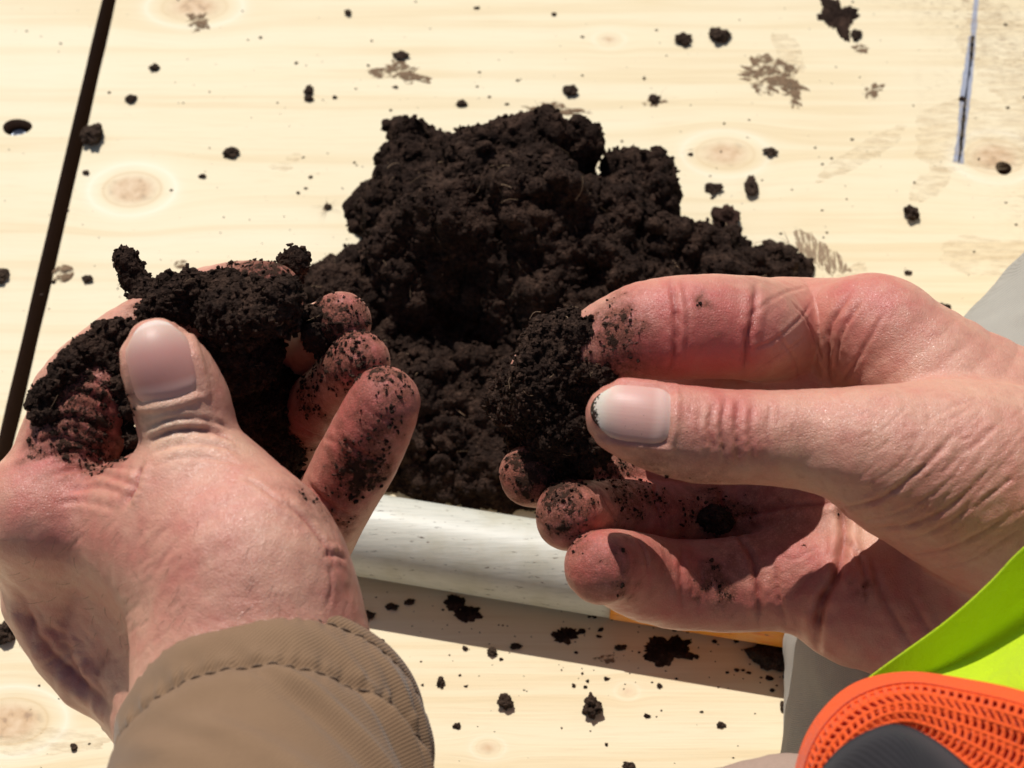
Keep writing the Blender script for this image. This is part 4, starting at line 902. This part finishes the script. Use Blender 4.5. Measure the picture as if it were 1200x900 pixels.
for (x_, y_, a_, b_, an_, m_) in ((820, 345, 60, 9, .45, M_SCUFF), (985, 340, 48, 15, .75, M_SCUFF), (1090, 215, 34, 12, .8, M_SCUFF), (960, 432, 40, 10, .5, M_SCUFF), (1180, 60, 52, 60, 0, M_SCUFF2), (1150, 160, 80, 40, .1, M_SCUFF2), (1010, 180, 70, 10, .6, M_SCUFF), (1160, 300, 60, 22, 0, M_SCUFF2), (330, 195, 14, 5, 0, M_SCUFF2), (345, 185, 10, 5, .3, M_SCUFF2), (925, 60, 14, 26, .3, M_SCUFF), (60, 870, 70, 16, 0, M_SCUFF2)):
    splat(x_, y_, a_, b_, None, name='scuff_mark', spiky=.3, mat=m_, th=.03, ang=an_, parent=right_sheet if x_ > 130 else left_sheet)
# below the pipe
splat(533, 706, 13, 9, 'upper lump of the dark smear in the shadow of the pipe', mat=M_SOIL, th=1.4); splat(548, 720, 16, 11, 'lower lump of the dark smear in the shadow of the pipe', mat=M_SOIL, th=1.6, spiky=.6)
clod(480, 706, 7, 4, 'small flat clod left of the dark smear below the pipe', .5); clod(460, 712, 9, 5, 'low dark clod in the pipe shadow near the left cuff', .5); clod(428, 722, 14, 7, 'dark clod in the shadow beside the left wrist', .5)
splat(660, 746, 14, 9, 'ragged dark mud blot in the middle of the pipe shadow', mat=M_SOIL, th=1.2, spiky=.9); clod(604, 758, 8, 4, 'low oval clod left of the ragged blot', .5); clod(577, 765, 7, 6, 'brown clod on the lower edge of the pipe shadow', .7, M_MUD)
clod(727, 759, 8, 4, 'narrow clod right of the ragged blot', .5); splat(782, 762, 27, 15, 'wide dark mud blot in the shadow under the orange pipe end', mat=M_SOIL, th=1.6, spiky=.7); splat(712, 772, 12, 5, 'faint brown smear below the narrow clod', spiky=.9)
clod(903, 772, 30, 17, 'big dark clod against the trouser leg below the pipe', .6)
clod(592, 824, 10, 10, 'round dark clod alone on the sunny board below the pipe', .8); clod(694, 830, 13, 14, 'largest crumbly clod on the sunny board below the pipe', .9); clod(517, 800, 5, 7, 'small upright clod right of the left cuff', .8); clod(536, 851, 6, 4, 'small flat clod right of the cuff seam', .6)
clod(845, 850, 6, 4, 'small round clod on the sunny board near the trouser leg'); clod(773, 804, 4, 3, 'tiny clod on the lit board under the wide blot'); clod(917, 828, 4, 7, 'slim brown crumb beside the trouser leg', .7, M_MUD); clod(737, 898, 9, 5, 'clod cut by the bottom edge right of centre')
clod(6, 745, 13, 13, 'dark angular clod at the left edge below the wrist', .8); clod(125, 853, 6, 4, 'tiny dark clod just left of the cuff'); clod(87, 876, 5, 5, 'small pale-topped clod near the lower left knot', mat=M_MUD)
clod(384, 243, 5, 4, 'tiny spiky seed-like crumb left of the heap', mat=M_MUD)
# specks nobody would count
mb = MB(); rg = np.random.default_rng(77)
for i in range(1300):
    if i > 1000: px, py = 620+rg.normal()*190, 300+rg.normal()*130
    elif i > 640: px, py = rg.random()*1200, rg.random()*900
    elif i < 220: px, py = rg.random()*1200, rg.random()*900
    elif i < 400: px, py = 600+rg.normal()*230, 280+rg.normal()*150
    elif i < 520: px, py = 640+rg.random()*300, 700+rg.normal()*50
    else: px, py = 380+rg.random()*560, 700+(rg.random()*110)
    r = (.18+.75*rg.random()**4)*(.6 if i > 640 else 1); c = G(px, py, 0); V = ICO*(.6+.8*rg.random((12, 1)))*r*np.array([1+.6*rg.random(), 1, .55]); V[:, 2] = np.maximum(V[:, 2]+r*.3, .01); mb.add(V+c, ICOF)
v, f = mb.get(); o = build_mixed('soil_specks', v, f, M_SOIL); tag(o, 'tiny dark soil specks scattered over the pale plywood', 'soil specks', kind='stuff')
mb = MB()
def star(px, py, n, L, r=.1):
    for k in range(n):
        a = rg.random()*2*math.pi; c = G(px, py, .3); e = c+np.array([math.cos(a), math.sin(a), rg.random()*.3])*L*(.5+rg.random()); add_wire(mb, [c, (c+e)/2+[0, 0, .2], e], [r, r*.7, r*.3], 4)
star(383, 243, 12, 5, .07); star(768, 118, 4, 8, .05); star(925, 285, 4, 6, .08); star(1022, 104, 4, 5, .05)
v, f = mb.get(); o = build_mixed('plant_fibres', v, f, M_FIBRE); tag(o, 'thin dry plant fibres lying round the splashes and the spiky seed', 'fibres', kind='stuff')
# blue-grey marker line on the board
def mat_ink():
    m = Mat('blue_grey_marker'); n1 = m.noise(m.coords((1000, 260, 1000)), 1.0, 3, .6)
    m.l(m.mix(n1, c4(.17, .19, .27), c4(.42, .43, .48)), m.b.inputs['Base Color']); return m.set(Roughness=.6)
M_INK = mat_ink(); mk = MB()
for (x0, y0, x1, y1, w) in ((1147, -20, 1126, 192, 2.2), (1138, 42, 1121, 190, 2.8)):
    P0 = [G(x0+(x1-x0)*t+math.sin(t*9+x0)*1.0, y0+(y1-y0)*t, .012) for t in np.linspace(0, 1, 40)]; V = []
    for i, p in enumerate(P0): wv = w*.5*(1+.35*perlin(np.array([[i*.6, x0, 0.5]]))[0]); V += [p-[wv, 0, 0], p+[wv, 0, .0]]
    if w > 1.2: V = [v_+np.array([0, 0, .02]) for v_ in V]
    mk.add(np.array(V), np.array([[2*i, 2*i+1, 2*i+3, 2*i+2] for i in range(39)]))
v, f = mk.get(); o = build_mixed('marker_line', v, f, M_INK, right_sheet, origin=[0, 0, 0]); tag(o, 'blue-grey hand-drawn marker line near the right edge')
print('bits', time.time()-T0)
# ------------------------------------------------------------------ clothing of the person
def grid_mesh(name, P, mat, parent, thick=0.8, uvs=40.0, sub=None, origin=None, closed=False):
    """sheet of cloth from a grid of points, given a real thickness"""
    nu, nv = P.shape[:2]; V = P.reshape(-1, 3); F = np.array([[i*nv+j, i*nv+(j+1) % nv, (i+1)*nv+(j+1) % nv, (i+1)*nv+j] for i in range(nu-1) for j in range(nv if closed else nv-1)])
    N = vnormals(V, F); n0 = len(V); V2 = np.vstack([V, V-N*thick]); F2 = [F, F[:, ::-1]+n0]
    if closed: rims = [[j for j in range(nv)], [(nu-1)*nv+j for j in range(nv)][::-1]]
    else: rims = [[i*nv for i in range(nu)]+[(nu-1)*nv+j for j in range(1, nv)]+[i*nv+nv-1 for i in range(nu-2, -1, -1)]+[j for j in range(nv-2, 0, -1)]]
    for rim in rims: F2.append(np.array([[rim[(k+1) % len(rim)], rim[k], rim[k]+n0, rim[(k+1) % len(rim)]+n0] for k in range(len(rim))]))
    F2 = np.vstack(F2); o = mesh_np(name, V2, F2, mat, parent, origin=V.mean(0) if origin is None else origin)
    me = o.data; uv = me.uv_layers.new(name='UVMap'); nl_ = len(me.loops); li = np.zeros(nl_, np.int32); me.loops.foreach_get('vertex_index', li)
    du = np.r_[0, np.cumsum(np.linalg.norm(np.diff(P[:, nv//2], axis=0), axis=1))]; dv = np.r_[0, np.cumsum(np.linalg.norm(np.diff(P[nu//2], axis=0), axis=1))]
    U = np.stack(np.meshgrid(du, dv, indexing='ij'), -1).reshape(-1, 2)/uvs; U = np.vstack([U, U])[li]; uv.data.foreach_set('uv', U.ravel().astype(np.float32)); return o
M_TAN = mat_cloth('tan_canvas', (.315, .192, .108), (.235, .138, .076), 13.0, True, .45)
M_TANTH = mat_plain('brown_thread', (.155, .10, .064), .9, .2, .2, 2.0)
# sleeve: a tube running from the camera side towards the wrist
CAX = .50*UP*1.0+.866*FWD; CAX = CAX+RIGHT*(-.03); CAX /= np.linalg.norm(CAX)
CX = RIGHT-CAX*(RIGHT@CAX); CX /= np.linalg.norm(CX); CY = np.cross(CX, CAX); CY = CY if CY@UP > 0 else -CY
CC = W(327, 841, 404); RSL = 174*sc(396)
def sleeve_pt(u, v, lift=0.0):
    """u angle (0 = right, 90 deg = up in the photo), v millimetres back from the hem"""
    r = RSL*(1+.0012*v)
    r += 1.5*math.exp(-((v-12)/6.0)**2)+.22*(math.sin(u*47+1.3*math.sin(u*9))+.6*math.sin(u*83))*(math.exp(-((v-6.5)/2.2)**2)+math.exp(-((v-20)/2.4)**2)+.6*math.exp(-((v-24.5)/2.4)**2))-1.0*math.exp(-((v-4.6)/1.0)**2)*.7-1.1*math.exp(-((v-22)/1.5)**2)+.8*math.exp(-((v-28)/4)**2)
    r += .45*min(1,v/10)*math.sin(u*9+v*.12)*math.exp(-((v-13)/8)**2)+.25*math.sin(u*23+v*.5)*math.exp(-((v-20)/6)**2)
    # soft folds sweeping down the right side
    for a0, v0, sl, amp, wd in ((1.25, 30, .020, 2.4, 3.6), (.75, 24, .010, 2.8, 3.0), (.45, 20, .006, 2.2, 2.6), (1.7, 44, .030, 2.2, 5.0), (2.2, 40, .020, 1.4, 5.0), (.15, 18, .004, 1.6, 2.4)):
        d = (u-a0)*RSL+(v-v0)*1.15+ (u-a0)**2*9; s = 1/(1+math.exp(-(v-v0+4)*.25)); r += amp*s*math.exp(-(d/wd)**2)-amp*.5*s*math.exp(-((d-wd*1.6)/wd)**2)
    p = CC-CAX*v+(CX*math.cos(u)*1.0+CY*math.sin(u)*.99)*(r+lift)
    return p
us = np.linspace(0, 2*math.pi, 300, endpoint=False); vs = list(np.linspace(0, 45, 110))+list(np.linspace(46, 190, 60))
P = []
for k in range(7):                                                  # hem rolls inwards
    a = k/6*math.pi; P.append([sleeve_pt(u, .9-.9*math.sin(a) if False else 1.1*(1-math.sin(a)), -.9*(1+math.cos(a))) for u in us])
P += [[sleeve_pt(u, v) for u in us] for v in vs[3:]]
P = np.array(P); 
V0 = P.reshape(-1, 3)
o = grid_mesh('sleeve', P, M_TAN, person, .7, 10.0, closed=True, origin=CC); o['label'] = 'tan brown canvas work sleeve with double stitched cuff over the left wrist'
mb = MB()
for vv, ph in ((4.6, 0), (22.0, .5)):
    L = 2.5/RSL; gp = 3.3/RSL; n = int(2*math.pi/gp)
    for i in range(n):
        u0 = (i+ph)*gp; pts = [sleeve_pt(u0+L*t, vv+.18*math.sin(i*2.3), (.10 if vv < 10 else .05)+.33*math.sin(math.pi*t)) for t in (0, .25, .5, .75, 1)]; add_wire(mb, pts, [.10, .22, .27, .22, .10], 5)
v, f = mb.get(); s_ = build_mixed('stitching', v, f, M_TANTH, o, origin=CC); tag(s_, 'dark brown stitches along cuff edge and hem', kind='stuff')
# trouser leg
M_TROU = mat_cloth('grey_trouser_cloth', (.47, .435, .37), (.39, .36, .305), 26.0, True, .15)
leg = Tube([[*W(1450, 330, 575), 60], [*W(1350, 470, 565), 60], [*W(1225, 620, 555), 63], [*W(1166, 760, 545), 62], [*W(1160, 900, 530), 62], [*W(1170, 1150, 510), 64]])
lo, hi = leg.r[:, :3].min(0)-70, leg.r[:, :3].max(0)+70
def leg_sdf(P): return np.maximum(leg(P)+fbm(P/np.array([50, 34, 50]), 2)*2.0, 0.3-P[:, 2])
LGV, LGF = iso(leg_sdf, lo, hi, 2.4, 4); LGV = smooth(LGV, LGF, 3)
Ng = vnormals(LGV, LGF)
w1 = np.sin((LGV@np.array([.5, .8, .3]))/7+2*perlin(LGV/30)); LGV = LGV+Ng*(w1*.8+.7*np.abs(perlin(LGV/11))+1.6*perlin(LGV/38))[:, None]
o = mesh_np('trousers', LGV, LGF, M_TROU, person, origin=W(1200, 620, 560)); o['label'] = 'grey work trouser leg kneeling beside the pipe'
uv = o.data.uv_layers.new(name='UVMap'); li = np.zeros(len(o.data.loops), np.int32); o.data.loops.foreach_get('vertex_index', li)
q = LGV-C_MM; uvv = np.c_[q@RIGHT, q@UP][li]/10.0; uv.data.foreach_set('uv', uvv.ravel().astype(np.float32))
# safety vest
def mat_vest(name, rgb, tr, freq=30):
    m = Mat(name); tr_ = m.n('BsdfTranslucent'); tr_.inputs[0].default_value = c4(*rgb); mx = m.n('MixShader'); mx.inputs[0].default_value = tr
    c = m.coords((1000, 1000, 1000)); n1 = m.noise(c, 1.5, 3, .7); m.l(m.mix(m.math('MULTIPLY', n1, .5), c4(*rgb), c4(*[v*.85 for v in rgb])), m.b.inputs['Base Color']); n3 = m.noise(c, .12, 4, .6); wv = m.voro(c, 2.2); nb = m.bump(n3, .5, .0022); nb = m.bump(wv, .5, .00035, nb); nb = m.bump(n1, .4, .0004, nb); m.l(nb, m.b.inputs['Normal']); m.b.inputs['Sheen Weight'].default_value = .2
    out = m.t.nodes['Material Output']; m.l(m.b.outputs[0], mx.inputs[1]); m.l(tr_.outputs[0], mx.inputs[2]); m.l(mx.outputs[0], out.inputs[0]); return m.set(Roughness=.8, Specular_IOR_Level=.15)
M_LIME = mat_vest('lime_vest_fabric', (.68, .85, .015), .28); M_ORG = mat_vest('orange_mesh_fabric', (.95, .12, .02), .15)
def rs(rows, n):                                                    # resample a row of photo points
    A = spline(np.array(rows, float), 10); s_ = np.r_[0, np.cumsum(np.linalg.norm(np.diff(A[:, :2], axis=0), axis=1))]; t = np.linspace(0, s_[-1], n); return np.stack([np.interp(t, s_, A[:, k]) for k in range(3)], 1)
def sheet_rows(rows, n, m):
    R_ = [rs(r, n) for r in rows]; W3 = np.array([[W(*p) for p in r] for r in R_]); out = []
    for i in range(n): out.append(spline(W3[:, i], m))
    return np.array(out).transpose(1, 0, 2)
T = [(1016, 795, 388), (1060, 763, 388), (1110, 726, 388), (1160, 681, 388), (1200, 640, 387), (1290, 570, 386), (1420, 480, 384)]
Mi = [(1024, 800, 389), (1070, 788, 391.5), (1120, 762, 393.5), (1165, 725, 394), (1205, 692, 393), (1300, 630, 392), (1430, 550, 390)]
M2 = [(1026, 803, 389), (1060, 796, 391), (1105, 785, 395), (1155, 764, 396), (1205, 736, 396), (1310, 675, 394), (1440, 600, 392)]
Bt = [(1028, 808, 388), (1080, 802, 388), (1125, 806, 382), (1170, 800, 377), (1220, 780, 371), (1320, 740, 368), (1450, 680, 366)]
B3 = [(1030, 814, 389), (1084, 818, 384), (1130, 830, 374), (1180, 845, 364), (1230, 855, 354), (1330, 850, 350), (1460, 820, 350)]
P = sheet_rows([T, Mi, M2, Bt, B3], 90, 16); P = P+ (perlin(P.reshape(-1, 3)/14)*.5).reshape(P.shape[0], -1)[:, :, None]*(-FWD)
o = grid_mesh('safety_vest', P, M_LIME, person, .35, 10); o['label'] = 'lime yellow safety vest panel edged by orange mesh'
vest = o
# orange knitted mesh band with real holes over a plain backing
O = [(928, 940, 370), (944, 872, 372), (972, 828, 376), (1010, 801, 380), (1065, 791, 377), (1130, 799, 368), (1200, 814, 358), (1300, 850, 346), (1420, 905, 340)]
Om = [(938, 945, 362), (958, 880, 364), (988, 840, 367), (1025, 818, 368), (1070, 810, 366), (1130, 820, 360), (1200, 838, 351), (1290, 875, 340), (1400, 935, 334)]
Oi = [(950, 950, 359), (975, 895, 360), (1002, 862, 361), (1035, 842, 362), (1070, 838, 362), (1120, 852, 357), (1185, 878, 350), (1270, 920, 340), (1380, 985, 334)]
Oe = [(965, 960, 360), (990, 912, 361), (1012, 884, 362), (1040, 868, 363), (1070, 866, 363), (1100, 888, 356), (1140, 930, 349), (1195, 990, 340), (1270, 1080, 334)]
nU = 150
P = sheet_rows([O, Om, Oi, Oe], nU*4, 26)
band = grid_mesh('binding', P[0:20], M_ORG, vest, .8, 10); band['label'] = 'plain orange edging of the mesh panel'
back = P+FWD*2.6
grid_mesh('lining', back[18:], M_ORG, vest, .3, 10)
mb = MB()
def spt(i, j): return P[min(max(j, 0), P.shape[0]-1), min(max(i, 0), P.shape[1]-1)]
rows_j = list(range(19, P.shape[0], 10))
for jj in rows_j:
    for off in (0,): add_wire(mb, [spt(i, jj)-FWD*.25 for i in range(0, P.shape[1], 2)], [.5]*(P.shape[1]//2), 6)
for a_, b_ in zip(rows_j[:-1], rows_j[1:]):
    for i in range(2, P.shape[1]-16, 11):
        k = 2 if (rows_j.index(a_) % 2) else -2
        add_wire(mb, [spt(i, a_), (spt(i+k, (a_+b_)//2))-FWD*.3, spt(i+k*2, b_)], [.62, .46, .62], 6)
v, f = mb.get(); km = build_mixed('mesh_panel', v, f, M_ORG, vest, origin=P[0, 0]); tag(km, 'open orange knitted mesh of the vest', kind='stuff')
# dark collar-like cloth under the mesh and a scrap of tan jacket at the bottom edge
M_BLK = mat_cloth('charcoal_fleece', (.040, .035, .037), (.022, .019, .021), 9.0, True, .5)
b0 = [(952, 925, 352), (985, 885, 350), (1018, 863, 350), (1050, 855, 350), (1088, 870, 349), (1126, 900, 347), (1165, 945, 344)]
b1 = [(960, 950, 344), (992, 915, 341), (1022, 892, 339), (1052, 884, 338), (1080, 897, 338), (1112, 925, 337), (1145, 965, 335)]
b2 = [(980, 1100, 335), (1005, 1050, 330), (1030, 1020, 328), (1055, 1010, 326), (1085, 1020, 326), (1120, 1045, 326), (1170, 1090, 326)]
b3 = [(990, 1300, 325), (1015, 1280, 320), (1035, 1260, 318), (1055, 1250, 316), (1080, 1260, 316), (1110, 1280, 316), (1160, 1300, 316)]
P = sheet_rows([b0, b1, b2, b3], 80, 10); P = P+(perlin(P.reshape(-1, 3)/10)*.6).reshape(P.shape[0], -1)[:, :, None]*(-FWD)
o = grid_mesh('fleece_edge', P, M_BLK, person, 1.2, 10); o['label'] = 'charcoal fleece edge under the orange mesh'
jk = Tube([[*W(840, 965, 400), 12], [*W(895, 938, 398), 9.5], [*W(950, 960, 396), 13], [*W(1000, 1040, 392), 16]])
JV, JF = iso(lambda Q: jk(Q)+fbm(Q/9, 2)*.5, jk.lo, jk.hi, 1.0, 4)
o = mesh_np('jacket_hem', JV, JF, mat_plain('tan_lining', (.36, .25, .19), .9, .15, .3, 1.5), person, origin=W(900, 950, 398)); o['label'] = 'rounded tan jacket edge just showing at the bottom'
print('done', time.time()-T0, sum(len(o.data.polygons) for o in bpy.data.objects if o.type == 'MESH'))
